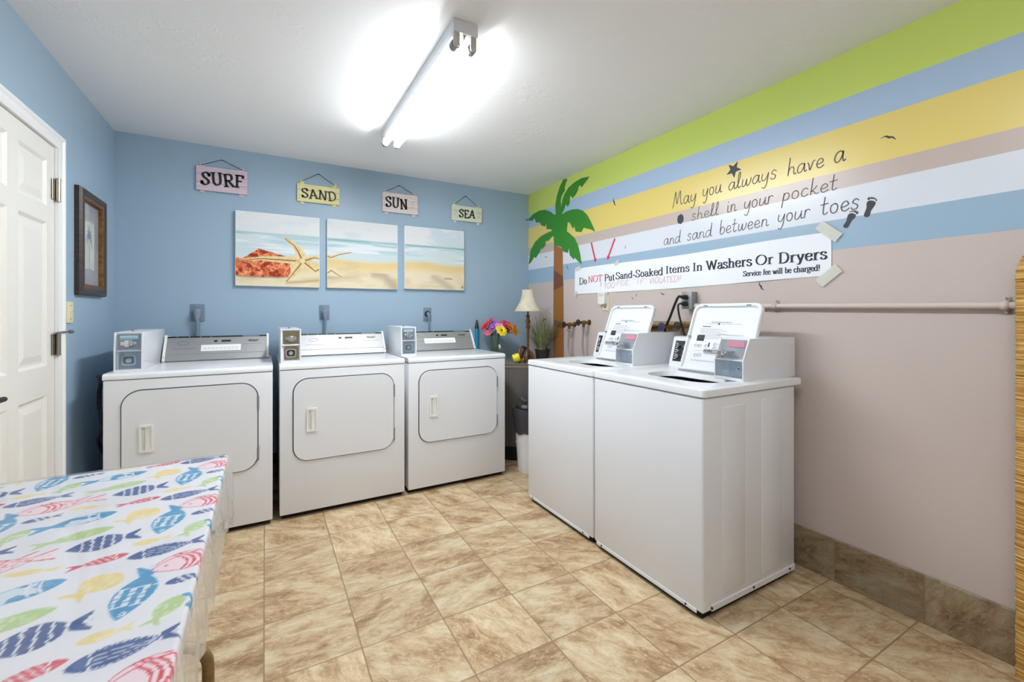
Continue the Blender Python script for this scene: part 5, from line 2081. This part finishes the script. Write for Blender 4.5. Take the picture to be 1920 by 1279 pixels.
def heater():
    r = thing('water_heater', 'squat grey water heater in the corner between dryer and washer', 'water heater', (HX, HY, 0))
    b = B()
    b.lathe([(.255, .0), (.255, .10), (.262, .105), (.262, .118)], (HX, HY, 0), 48)
    obj('base', b, M['black'], r)
    b = B()
    b.lathe([(.262, .112), (.270, .120), (.270, .43), (.266, .433), (.266, .437), (.270, .44), (.270, .765), (.266, .770)], (HX, HY, 0), 56)
    obj('jacket', b, M['heater'], r)
    b = B()
    b.lathe([(.272, .762), (.274, .766), (.274, .772), (.266, .778), (.266, .790), (.272, .794), (.272, .800), (.262, .803), (.0, .803)], (HX, HY, 0), 56)
    obj('top_pan', b, M['heater_top'], r)
    # copper supply pipes arching over the top
    b = B()
    pts = [Vector(p) for p in ((-.405, -.520, .803), (-.408, -.520, .86), (-.402, -.515, .905), (-.375, -.50, .93), (-.33, -.47, .925), (-.27, -.40, .91), (-.22, -.30, .90), (-.2, -.2, .80))]
    b.tube(catmull(pts, 6), .011, 12)
    b.tube(catmull([Vector(p) for p in ((-.36, -.545, .803), (-.355, -.545, .84), (-.34, -.53, .885), (-.31, -.50, .90), (-.28, -.51, .87), (-.27, -.52, .803))], 6), .012, 12)
    obj('copper_pipe', b, M['copper'], r)
    b = B()
    b.lathe([(.0, 0), (.022, 0), (.022, .03), (.016, .035), (.016, .05), (.0, .05)], (-.36, -.545, .803), 16, cap=False)
    b.tube([(-.36, -.545, .83), (-.40, -.57, .832), (-.405, -.575, .82)], [.010, .009, .008], 10)
    obj('pipe_fitting', b, M['bronze'], r)
    b = B()
    b.lathe([(.0, 0), (.032, 0), (.034, .005), (.034, .052), (.032, .057), (.0, .057)], n=24, mx=Matrix.Translation((-.470, -.522, .838)) @ Matrix.Rotation(math.radians(62), 4, 'Z') @ Matrix.Rotation(math.radians(72), 4, 'X'), cap=False)
    obj('warning_tag_roll', b, M['yellow'], r)['label'] = 'yellow wrapped tag roll'
    b = B()
    b.face([(HX - .170, HY - .2118, .155), (HX - .130, HY - .2385, .160), (HX - .160, HY - .2195, .175)])
    obj('torn_label', b, M['label'], r)


heater()


def table_lamp():
    x, y = -.281, -.450
    z0 = .803
    r = thing('table_lamp', 'bronze table lamp with a cream bell shade on the water heater', 'lamp', (x, y, z0))
    b = B()
    b.lathe([(.0, 0), (.058, 0), (.060, .008), (.050, .016), (.030, .024), (.020, .040), (.024, .050), (.016, .060), (.0, .060)], (x, y, z0), 28, cap=False)
    obj('base', b, M['bronze'], r)
    b = B()
    b.lathe([(.010, .055), (.013, .065), (.010, .075), (.0095, .15), (.012, .26), (.015, .285), (.022, .292), (.022, .300), (.014, .308), (.015, .325), (.021, .335), (.022, .350), (.014, .362), (.013, .380), (.018, .386), (.018, .392), (.008, .40), (.006, .45)], (x, y, z0), 24)
    obj('stem', b, M['bronze'], r)
    b = B()
    prof = []
    for k in range(13):
        t = k / 12
        prof.append((.049 + (.118 - .049) * (1 - t) ** 1.9, .430 + .185 * t))
    n = 48
    t_ = bmesh.new()
    rows = []
    for rr, zz in prof:
        rows.append([t_.verts.new((x + rr * math.cos(2 * PI * k / n), y + rr * math.sin(2 * PI * k / n), z0 + zz)) for k in range(n)])
    for A, C in zip(rows, rows[1:]):
        for k in range(n):
            t_.faces.new([A[k], A[(k + 1) % n], C[(k + 1) % n], C[k]])
    b.add(t_)
    s = obj('lamp_shade', b, M['shade'], r)
    s.modifiers.new('thick', 'SOLIDIFY').thickness = .003
    b = B()
    b.tube([(x + .118 * math.cos(2 * PI * k / 36), y + .118 * math.sin(2 * PI * k / 36), z0 + .431) for k in range(37)], .003, 6)
    b.tube([(x + .049 * math.cos(2 * PI * k / 36), y + .049 * math.sin(2 * PI * k / 36), z0 + .614) for k in range(37)], .003, 6)
    obj('shade_trim', b, M['shade'], s)
    b = B()
    b.lathe([(.004, .44), (.004, .61), (.009, .615), (.006, .625), (.002, .632)], (x, y, z0), 12)
    for k in range(3):
        a = k * 2 * PI / 3
        b.cyl((x, y, z0 + .612), (x + .049 * math.cos(a), y + .049 * math.sin(a), z0 + .612), .0015, 6)
    obj('finial', b, M['brass'], r)


table_lamp()


def potted_plant():
    x, y, z0 = -.127, -.440, .803
    r = thing('potted_plant', 'spiky grass plant in a dark pot on the water heater', 'plant', (x, y, z0))
    b = B()
    b.lathe([(.0, 0), (.052, 0), (.064, .085), (.068, .085), (.068, .095), (.062, .095), (.060, .080), (.0, .080)], (x, y, z0), 28, cap=False)
    obj('pot', b, M['pot'], r)
    b = B()
    rnd = random.Random(5)
    for k in range(230):
        a = rnd.uniform(0, 2 * PI)
        L = rnd.uniform(.18, .37)
        lean = rnd.uniform(.15, 1.3)
        r0 = rnd.uniform(0, .035)
        ca, sa = math.cos(a), math.sin(a)
        w = rnd.uniform(.0024, .0046)
        Lf, Rt = [], []
        n = 7
        px, pz = r0, .08
        for i in range(n + 1):
            t = i / n
            th = lean * (0.45 + 0.75 * t)
            ww = w * (1 - t) ** .6 + .0003
            cx_, cy_ = x + ca * px, y + sa * px
            if cx_ > -.004:
                cx_ = -.004
            Lf.append((cx_ - sa * ww, cy_ + ca * ww, z0 + pz))
            Rt.append((min(cx_ + sa * ww, -.003), cy_ - ca * ww, z0 + pz + .001))
            px += L / n * math.sin(th)
            pz += L / n * math.cos(th)
        b.strip(Lf, Rt)
    f = obj('foliage', b, M['grass'], r, smooth=60)
    b = B()
    b.tube(catmull([Vector(p) for p in ((x, y, z0 + .1), (x - .005, y + .02, z0 + .26), (x + .01, y + .01, z0 + .345), (x + .035, y - .01, z0 + .365))], 6), .0016, 6)
    b.tube([(x + .006, y + .012, z0 + .335), (x + .02, y, z0 + .358), (x + .036, y - .012, z0 + .366)], [.003, .006, .002], 8)
    obj('seed_head', b, M['bronze'], r)


potted_plant()


def flowers():
    x, y, z0 = -.475, -.205, .803
    r = thing('glass_vase', 'clear glass vase of cut flowers on the water heater', 'vase', (x, y, z0))
    b = B()
    t = bmesh.new()
    n = 32
    prof = [(.0005, .004), (.030, .004), (.031, .0), (.034, .002), (.034, .05), (.036, .12), (.044, .205), (.046, .215), (.043, .213), (.033, .12), (.031, .05), (.030, .012), (.0005, .012)]
    b.lathe(prof, (x, y, z0), n, cap=False)
    obj('glass', b, M['glass'], r)
    b = B()
    b.lathe([(.0005, .013), (.0295, .013), (.030, .05), (.032, .10), (.0005, .10)], (x, y, z0), n, cap=False)
    obj('water', b, glass_mat('vase_water', (.86, .93, .86, 1), .06, .02), r)
    b = B()
    b.tube([(x + .022, y - .036, z0 + .135), (x + .025, y - .043, z0 + .120), (x + .028, y - .046, z0 + .100)], [.004, .010, .006], 10)
    obj('white_bud_tie', b, M['label'], r)
    RT = Vector((.8712, -.4909, 0))
    FW = Vector((.4909, .8712, 0))
    F = [(-.082, 1.100, 0.00, (206, 40, 58), .036, 'red flower at the far left of the bouquet'),
         (-.050, 1.052, -.02, (222, 96, 130), .034, 'pink flower low at the left of the bouquet'),
         (-.049, 1.140, .02, (186, 66, 84), .030, 'dark rose flower topmost at the left of the bouquet'),
         (.004, 1.112, 0.00, (150, 64, 176), .036, 'purple flower at the top centre of the bouquet'),
         (-.022, 1.086, -.02, (128, 74, 152), .034, 'mauve purple flower left of the yellow one'),
         (.040, 1.096, -.01, (232, 172, 196), .034, 'pale pink flower just above the yellow one'),
         (.056, 1.060, -.035, (240, 212, 24), .040, 'bright yellow flower at the front of the bouquet'),
         (.092, 1.116, 0.00, (196, 52, 132), .034, 'magenta flower at the upper right of the bouquet'),
         (.120, 1.104, .01, (236, 98, 38), .036, 'red-orange flower at the upper right of the bouquet'),
         (.098, 1.070, .01, (168, 44, 62), .030, 'dark red flower right of the yellow one'),
         (.172, 1.082, 0.00, (242, 156, 36), .036, 'orange flower highest at the far right of the bouquet'),
         (.166, 1.044, -.01, (244, 172, 42), .034, 'orange flower lowest at the far right of the bouquet'),
         (.140, 1.070, .02, (240, 130, 44), .030, 'orange flower between the magenta and the far right ones'),
         (.062, 1.120, .03, (214, 110, 116), .030, 'salmon flower at the back top of the bouquet')]
    yel = mat('flower_centre', rgb(206, 160, 36), .7)
    drk = mat('flower_dark_centre', rgb(120, 60, 30), .7)
    for k, (du, z, dv, c, rad, lab) in enumerate(F):
        head = Vector((x, y, 0)) + RT * du + FW * dv
        head.z = z
        rad *= 1.5
        f = thing('cut_flower', lab, 'flower', (x, y, z0 + .02), 'cut flowers in the glass vase')
        rr = random.Random(k)
        out = (RT * du * 1.0 + FW * (dv - .06) + Vector((0, 0, .07))).normalized()
        foot = Vector((x + rr.uniform(-.015, .015), y + rr.uniform(-.015, .015), z0 + .016))
        lip = Vector((x, y, z0 + .205)) + (Vector((head.x - x, head.y - y, 0)).normalized() * min(.030, Vector((head.x - x, head.y - y, 0)).length))
        b = B()
        b.tube(catmull([foot, (foot + lip) / 2, lip, lip.lerp(head, .6) + Vector((0, 0, .01)), head - out * .004], 5), .0024, 7)
        for q in range(7):
            p0 = lip.lerp(head, .05 + .13 * q)
            a = rr.uniform(0, 2 * PI)
            d = Vector((math.cos(a), math.sin(a), .5)).normalized()
            s = d.cross(Vector((0, 0, 1))).normalized()
            b.strip([p0, p0 + d * .018 + s * .006, p0 + d * .040], [p0, p0 + d * .018 - s * .006, p0 + d * .0401])
        obj('stem', b, M['stem'], f)
        u = out.cross(Vector((.3, .2, 1))).normalized()
        v = out.cross(u)
        b = B()
        for layer, (npet, L, lift) in enumerate(((9, rad, .25), (7, rad * .7, .7))):
            for q in range(npet):
                a = 2 * PI * q / npet + layer * .3
                d = (u * math.cos(a) + v * math.sin(a) + out * lift).normalized()
                s = out.cross(d).normalized()
                L2 = L * rr.uniform(.85, 1.05)
                w = L2 * (.30 if npet == 9 else .34)
                Lf, Rt = [], []
                for t, ww, up in ((.05, .25, 0), (.35, .8, .05), (.65, 1.0, .04), (.88, .7, -.03), (1.0, .15, -.10)):
                    p = head + d * L2 * t + out * L2 * up + out * .002 * layer
                    Lf.append(p + s * w * ww)
                    Rt.append(p - s * w * ww)
                b.strip(Lf, Rt)
        c2 = [min(255, v_ + 26) for v_ in c]
        obj('petals', b, mat('petal_%s' % lab.split(' flower')[0].replace(' ', '_'), rgb(*c), .55, var=(60, rgb(*c2), (1, 1, 1))), f, smooth=50)
        b = B()
        t_ = bmesh.new()
        bmesh.ops.create_uvsphere(t_, u_segments=10, v_segments=6, radius=rad * .22)
        b.add(t_, Matrix.Translation(head + out * .006))
        obj('flower_centre', b, yel if k % 3 else drk, f)


flowers()


def bin_and_stick():
    x, y = -.470, -.790
    r = thing('waste_bin', 'white waste bin with a black liner between the heater and the far washer', 'bin', (x, y, 0))
    b = B()
    b.lathe([(.0, .006), (.086, .006), (.090, .0), (.094, .004), (.124, .470), (.128, .474), (.126, .480), (.120, .476), (.090, .012), (.0, .012)], (x, y, 0), 40, cap=False)
    obj('bin_body', b, M['bin'], r)
    b = B()
    t = bmesh.new()
    n = 60
    rows = []
    prof = [(.1195, .305), (.1235, .33), (.130, .42), (.134, .478), (.130, .492), (.118, .490), (.105, .44), (.09, .30)]
    rnd = random.Random(8)
    ph = [rnd.uniform(0, 6) for _ in range(6)]
    for i, (rr, zz) in enumerate(prof):
        row = []
        for k in range(n):
            a = 2 * PI * k / n
            wv = .0022 * math.sin(7 * a + ph[0] + i * .5) + .0016 * math.sin(13 * a + ph[1] - i * .8)
            dz = .006 * math.sin(5 * a + ph[2]) + .004 * math.sin(11 * a + ph[3]) if i < 2 else .003 * math.sin(6 * a + ph[4])
            row.append(t.verts.new((x + (rr + abs(wv)) * math.cos(a), y + (rr + abs(wv)) * math.sin(a), zz + dz)))
        rows.append(row)
    for A, C in zip(rows, rows[1:]):
        for k in range(n):
            t.faces.new([A[k], A[(k + 1) % n], C[(k + 1) % n], C[k]])
    t.faces.new(rows[-1])
    bmesh.ops.recalc_face_normals(t, faces=t.faces[:])
    b.add(t)
    liner = obj('bin_liner', b, M['bag'], r)
    b = B()
    t = bmesh.new()
    bmesh.ops.create_icosphere(t, subdivisions=4, radius=.072)
    for v in t.verts:
        q = v.co.normalized()
        v.co *= 1 + .16 * math.sin(5 * q.x + 2) * math.sin(6 * q.z) + .08 * math.sin(11 * q.y + 3 * q.z)
        v.co.z *= .95
    b.add(t, Matrix.Translation((x - .022, y + .01, .505)))
    obj('bag_bulge', b, M['bag'], liner)
    # stick
    r = thing('broom_handle', 'teal broom handle with a black tip leaning on the wall beside the corner dryer', 'broom handle', (-.600, -.075, 0))
    p0, p1 = Vector((-.628, -.10, .0)), Vector((-.571, -.030, 1.155))
    d = (p1 - p0).normalized()
    b = B()
    b.tube([p0, p0 + d * .3, p0 + d * 1.080], [.018, .018, .018], 18)
    obj('handle', b, M['teal'], r)
    b = B()
    L = (p1 - p0).length
    b.tube([p0 + d * 1.078, p0 + d * 1.09, p0 + d * (L - .03), p0 + d * (L - .006), p0 + d * L], [.0195, .018, .010, .009, .005], 18)
    obj('tip', b, M['black'], r)


bin_and_stick()


# ------------------------------------------------------------------ folding table, fish cloth, clear cover
TX0, TX1, TY0, TY1, TZ = -3.085, -2.368, -3.80, -1.945, .745


def folding_table():
    r = thing('folding_table', 'folding table with tan metal legs under the fish cloth', 'table', ((TX0 + TX1) / 2, (TY0 + TY1) / 2, 0))
    b = B()
    b.prism(rrect(TX0 + .004, TX1 - .004, TY0 + .004, TY1 - .004, .03, 6), 'z', TZ - .032, TZ - .003, .003)
    obj('table_top', b, M['plastic'], r)
    for y in (-2.235, -3.52):
        b = B()
        xa, xb = -3.03, -2.392
        rad = .07
        pts = [(xb, y, 0.0), (xb, y, 0.330 - rad)] + [(xb - rad + rad * math.cos(a * PI / 12), y, 0.330 - rad + rad * math.sin(a * PI / 12)) for a in range(1, 6)] + [(xb - rad, y, 0.330)]
        pts += [(xa + rad, y, 0.330)] + [(xa + rad - rad * math.sin(a * PI / 12), y, 0.330 - rad + rad * math.cos(a * PI / 12)) for a in range(1, 6)] + [(xa, y, 0.330 - rad), (xa, y, 0.0)]
        b.tube(pts, .0145, 14)
        lg = obj('leg', b, M['tan_metal'], r)
        b = B()
        for x in (-2.85, -2.57):
            b.tube([(x, y, .318), (x, y, TZ - .03)], .0135, 12)
        b.tube([(-2.85, y, .52), (-2.57, y, .52)], .010, 10)
        obj('leg_post', b, M['tan_metal'], lg)


folding_table()


def fish_colours(X, Y):
    img = np.zeros(X.shape + (3,))
    img[:] = (236, 236, 240)
    img = blend(img, (226, 226, 234), sstep(.5, .75, fbm(X * 9, Y * 9, 3, 2)) * .6)
    navy, blue, green, yel, red = (58, 82, 140), (72, 150, 196), (180, 208, 138), (240, 216, 140), (214, 72, 84)
    kinds = [  # head, tail (plan metres), half width, colour, style
        ((-2.489, -2.581), (-2.366, -2.560), .0235, navy, 'lines'),
        ((-2.437, -2.340), (-2.318, -2.312), .030, red, 'outline'),
        ((-2.456, -2.492), (-2.440, -2.330), .030, blue, 'dots'),
        ((-2.380, -2.462), (-2.411, -2.530), .019, green, 'soft'),
        ((-2.602, -2.488), (-2.488, -2.468), .036, navy, 'scales'),
        ((-2.490, -2.558), (-2.575, -2.576), .0145, red, 'stripes'),
        ((-2.486, -2.330), (-2.540, -2.390), .034, yel, 'soft'),
        ((-2.493, -2.524), (-2.430, -2.516), .0135, yel, 'soft'),
        ((-2.410, -2.413), (-2.345, -2.400), .0125, navy, 'bars'),
        ((-2.563, -2.311), (-2.700, -2.348), .027, blue, 'spots'),
        ((-2.547, -2.404), (-2.669, -2.438), .023, green, 'soft'),
        ((-2.763, -2.218), (-2.612, -2.186), .032, red, 'outline'),
        ((-2.668, -2.240), (-2.586, -2.258), .011, yel, 'soft'),
    ]
    for (H, T, W, c, style) in kinds:
        for j in range(-2, 4):
            for i in range(-5, 9):
                ox, oy = -.325 * j, .133 * j - .304 * i
                hx, hy, tx, ty = H[0] + ox, H[1] + oy, T[0] + ox, T[1] + oy
                L = math.hypot(tx - hx, ty - hy)
                m = L * .7 + W
                cx, cy = (hx + tx) / 2, (hy + ty) / 2
                if not (TX0 - m < cx < TX1 + m + .04 and TY0 - m < cy < TY1 + m + .04):
                    continue
                ix = np.where((X[0] > cx - m) & (X[0] < cx + m))[0]
                iy = np.where((Y[:, 0] > cy - m) & (Y[:, 0] < cy + m))[0]
                if len(ix) < 2 or len(iy) < 2:
                    continue
                sl = (slice(iy[0], iy[-1] + 1), slice(ix[0], ix[-1] + 1))
                x, y = X[sl], Y[sl]
                d = ((tx - hx) / L, (ty - hy) / L)
                a = ((x - hx) * d[0] + (y - hy) * d[1]) / L
                bb = (-(x - hx) * d[1] + (y - hy) * d[0]) / W
                ab = np.clip(a / .80, 0, 1)
                w = np.sin(PI * ab ** (1.2 if style in ('scales', 'dots') else .9)) ** .72
                tail = np.where((a > .60), np.clip((a - .74) / .26, 0, 1) ** .8 * .62 + .17, 0) * (a < 1.0 - .10 * (1 - np.clip(np.abs(bb) / .6, 0, 1)))
                w2 = np.maximum(w * (a > 0) * (a < .80), tail)
                sd = (w2 - np.abs(bb)) * W          # inside distance, roughly
                mask = sstep(-.0010, .0016, sd) * (a > .004) * (a < .999)
                sub = img[sl]
                ox_ = i * 3.1 + j * 7.7
                tex = fbm(x * 70 + ox_, y * 70, 3, 5)
                if style == 'outline':
                    sub = blend(sub, (244, 224, 230), mask)
                    line = mask * (1 - sstep(.0016, .0034, sd))
                    sub = blend(sub, c, line)
                    for q in (.24, .31, .38):
                        sub = blend(sub, c, mask * (np.abs(a - q - .10 * (1 - bb ** 2)) < .016) * (a < .7))
                    sq = np.abs(fbm(x * 120 + ox_, y * 120, 2, 8) - .5)
                    sub = blend(sub, (226, 140, 154), mask * (sq < .06) * (a > .5) * (a < .78))
                    sub = blend(sub, c, (np.hypot((a - .13) * L, (bb - .1) * W) < .0032).astype(float))
                    sub = blend(sub, c, mask * sstep(.80, .84, a) * (sd < .0042) * 1.0)
                else:
                    sub = blend(sub, c, mask * (.92 if style != 'soft' else .85))
                    light = np.array(c) * .55 + 115
                    sub = blend(sub, light, mask * sstep(.5, .68, tex) * (.55 if style == 'soft' else .30))
                    wh = (240, 241, 244)
                    if style == 'lines':
                        for q in (-.42, -.06, .34):
                            sub = blend(sub, wh, mask * (np.abs(bb - q * w) * W < .0012) * (a > .22) * (a < .78) * .7)
                        sub = blend(sub, wh, mask * (np.abs(a - .20) * L < .0013))
                        sub = blend(sub, wh, mask * (np.abs(a - .80) * L < .0013))
                        sub = blend(sub, wh, mask * (np.abs(sd - .0030) < .0012) * (np.sin(a * 120) > 0) * (a > .2) * (a < .78) * .8)
                    if style == 'scales':
                        sub = blend(sub, wh, mask * (np.abs(a - .17 - .04 * (1 - bb ** 2)) * L < .0015))
                        for q in (.32, .46, .60):
                            sub = blend(sub, wh, mask * (np.abs(a - q - .022 * np.abs(np.sin(bb * 5.2))) * L < .0017))
                        sub = blend(sub, wh, mask * (np.abs(a - .755) * L < .0022))
                    if style == 'dots':
                        for q in (.28, .36, .44, .52):
                            band = (np.abs(a - q) * L < .0052) & (a < .72)
                            dot = np.sin((bb + (q * 25 % 1)) * 11) > .15
                            sub = blend(sub, wh, mask * band * dot * (np.abs(bb) < w * .86) * .92)
                        for q in (.235, .56):
                            sub = blend(sub, wh, mask * (np.abs(a - q) * L < .0013))
                        sub = blend(sub, wh, mask * (np.abs(np.hypot((a - .10) * L, (bb + .05) * W) - .0042) < .0012))
                    if style == 'spots':
                        sub = blend(sub, wh, mask * (a > .25) * (a < .74) * (fbm(x * 60 + ox_, y * 60, 1, 3) > .52) * .85)
                        sub = blend(sub, wh, mask * (np.abs(a - .20 - .03 * (1 - bb ** 2)) * L < .0018))
                        sub = blend(sub, wh, mask * (np.abs(a - .31 - .03 * (1 - bb ** 2)) * L < .0016))
                        line = mask * (1 - sstep(.0012, .0026, sd))
                        sub = blend(sub, c, line)
                    if style == 'stripes':
                        sub = blend(sub, wh, mask * (np.sin((a * L + bb * W * .5) * 620) > .62) * (a > .24) * (a < .74) * .85)
                        sub = blend(sub, wh, mask * (np.abs(a - .21) * L < .0011))
                    if style == 'bars':
                        sub = blend(sub, wh, mask * (np.sin((a * L + bb * W * .4) * 560) > .2) * (a > .26) * (a < .74) * .85)
                    if style == 'soft':
                        sq = np.abs(fbm(x * 90 + ox_, y * 90, 2, 18) - .5)
                        sub = blend(sub, (240, 242, 232), mask * (sq < .05) * (a > .28) * (a < .74) * .55)
                img[sl] = sub
    return img


def cloth():
    # flat print plus a short turned-down edge
    step = .003
    nx = int((TX1 - TX0) / step)
    ny = int((TY1 - TY0) / step)
    x = np.linspace(TX0, TX1, nx)
    y = np.linspace(TY0, TY1, ny)
    drop = np.array([.004, .012, .022, .034])
    xe = np.concatenate([x, TX1 + np.array([.003, .004, .004, .004])])
    ye = np.concatenate([y, TY1 + np.array([.003, .004, .004, .004])])
    U, V = np.meshgrid(xe, ye)
    # print coordinates carry on round the edge
    xc = np.concatenate([x, TX1 + drop])
    yc = np.concatenate([y, TY1 + drop])
    PU, PV = np.meshgrid(xc, yc)
    zx = np.concatenate([np.zeros(nx), -drop])
    zy = np.concatenate([np.zeros(ny), -drop])
    Z = TZ + np.minimum(zx[None, :], zy[:, None])
    Z = Z + .0015 * (fbm(U * 7, V * 7, 3, 4) - .5) * (np.minimum(zx[None, :], zy[:, None]) > -.001)
    P = np.stack([U, V, Z], -1)
    o = grid('tablecloth', P, fish_colours(PU, PV), M['vcol_cloth'])
    tag(o, 'white tablecloth printed with blue, red, green and yellow fish', 'tablecloth')

    # clear vinyl cover with hanging rippled skirt
    path = []      # (x, y, outward normal, s)
    rc = .03
    s = 0.0
    ex, ey = TX1 + .006, TY1 + .006
    n1 = 260
    for i in range(n1):
        yy = TY0 + (ey - rc - TY0) * i / n1
        path.append((ex, yy, 1.0, 0.0))
    for i in range(19):
        a = (PI / 2) * i / 18
        path.append((ex - rc + rc * math.cos(a), ey - rc + rc * math.sin(a), math.cos(a), math.sin(a)))
    for i in range(1, 110):
        path.append((ex - rc - (ex - rc - TX0 - .01) * i / 109, ey, 0.0, 1.0))
    path = np.array(path)
    ds = np.concatenate([[0], np.cumsum(np.hypot(np.diff(path[:, 0]), np.diff(path[:, 1])))])
    sc_ = ds[n1 + 9]
    rows = 22
    t = np.linspace(0, 1, rows)
    S, Tt = np.meshgrid(ds, t)
    corner = np.exp(-((S - sc_) / .075) ** 2)
    drop_ = .158 + .004 * np.sin(S * 9) + .085 * corner
    fold = np.sin(S * 58 + 1.6 * np.sin(S * 9))
    flare = .002 + np.minimum(Tt * 3, 1) * (.0035 + .0040 * fold + .0018 * np.sin(S * 131 + 1.3)) + corner * .016 * np.sin(Tt * PI * .75)
    flare = flare + .005 * (fbm(S * 16, Tt * 2.5, 3, 6) - .5) * np.minimum(Tt * 2, 1)
    flare = np.maximum(flare, .0008)
    far = np.clip((S - sc_ - .06) / .1, 0, 1)
    xs = path[None, :, 0] + path[None, :, 2] * flare
    ys = path[None, :, 1] + path[None, :, 3] * flare * (1 - .4 * far)
    zs = TZ + .004 - drop_ * Tt
    P = np.stack([xs, ys, zs], -1)
    r = thing('clear_table_cover', 'clear vinyl cover with a rippled hem hanging over the fish tablecloth', 'table cover', ((TX0 + TX1) / 2, (TY0 + TY1) / 2, TZ))
    grid('skirt', P, None, M['vinyl_hem'], r)
    xx = np.linspace(TX0 + .005, ex, 40)
    yy = np.linspace(TY0, ey, 90)
    U, V = np.meshgrid(xx, yy)
    P = np.stack([U, V, TZ + .0035 + .0016 * fbm(U * 8, V * 8, 3, 14)], -1)
    # round the corner in step with the skirt
    cx, cy = ex - rc, ey - rc
    qx, qy = np.maximum(P[..., 0] - cx, 0), np.maximum(P[..., 1] - cy, 0)
    q = np.hypot(qx, qy)
    k = np.where((qx > 0) & (qy > 0) & (q > rc), rc / np.maximum(q, 1e-6), 1)
    P[..., 0] = np.where((qx > 0) & (qy > 0), cx + qx * k, P[..., 0])
    P[..., 1] = np.where((qx > 0) & (qy > 0), cy + qy * k, P[..., 1])
    grid('top_sheet', P, None, M['vinyl'], r)


cloth()


# ------------------------------------------------------------------ straw panel at the right edge of the view
def straw_panel():
    m = mat('woven_straw', rgb(196, 150, 78), .7, 0, .3)
    nt = m.node_tree
    N = NT(nt)
    tc = N.n('ShaderNodeTexCoord')
    mp = N.n('ShaderNodeMapping')
    mp.inputs['Scale'].default_value = (6, 6, 150)
    nt.links.new(tc.outputs['Object'], mp.inputs['Vector'])
    n = N.n('ShaderNodeTexNoise')
    n.inputs['Scale'].default_value = 1.0
    n.inputs['Detail'].default_value = 4
    nt.links.new(mp.outputs['Vector'], n.inputs['Vector'])
    r = N.n('ShaderNodeValToRGB')
    cr = r.color_ramp
    cr.elements[0].position = .30
    cr.elements[0].color = rgb(116, 76, 34)
    cr.elements[1].position = .72
    cr.elements[1].color = rgb(226, 192, 122)
    e = cr.elements.new(.46)
    e.color = rgb(184, 138, 68)
    e = cr.elements.new(.58)
    e.color = rgb(206, 166, 94)
    nt.links.new(n.outputs['Fac'], r.inputs['Fac'])
    nt.links.new(r.outputs['Color'], nt.nodes['Principled BSDF'].inputs['Base Color'])
    b = B()
    t = bmesh.new()
    ya, yb, H = -3.226, -3.86, 1.455
    xm, th = -.060, .022
    rows = []
    nz = 420
    rnd = np.random.default_rng(3)
    jit = rnd.normal(0, .0009, nz + 1)
    ns = 28
    for i in range(nz + 1):
        z = H * i / nz
        rad = .11
        ins = 0.0
        if z > H - rad:
            ins = rad - math.sqrt(max(rad ** 2 - (z - (H - rad)) ** 2, 0))
        bulge = .0022 * abs(math.sin(z * PI / .0062)) + jit[i]
        row = []
        y0_, y1_ = ya - ins + bulge, yb + ins - bulge
        for k in range(ns):
            a = 2 * PI * k / ns
            c, s = math.cos(a), math.sin(a)
            ex_ = abs(c) ** .35 * (1 if c > 0 else -1)
            es_ = abs(s) ** .35 * (1 if s > 0 else -1)
            row.append(t.verts.new((xm + (th + bulge) * es_, (y0_ + y1_) / 2 + (y0_ - y1_) / 2 * ex_, z)))
        rows.append(row)
    for A, C in zip(rows, rows[1:]):
        for k in range(ns):
            t.faces.new([A[k], A[(k + 1) % ns], C[(k + 1) % ns], C[k]])
    t.faces.new(rows[0][::-1])
    t.faces.new(rows[-1])
    bmesh.ops.recalc_face_normals(t, faces=t.faces[:])
    b.add(t)
    o = obj('straw_panel', b, m, smooth=60)
    tag(o, 'tall woven straw panel with rounded top at the right edge of the view', 'panel')


straw_panel()
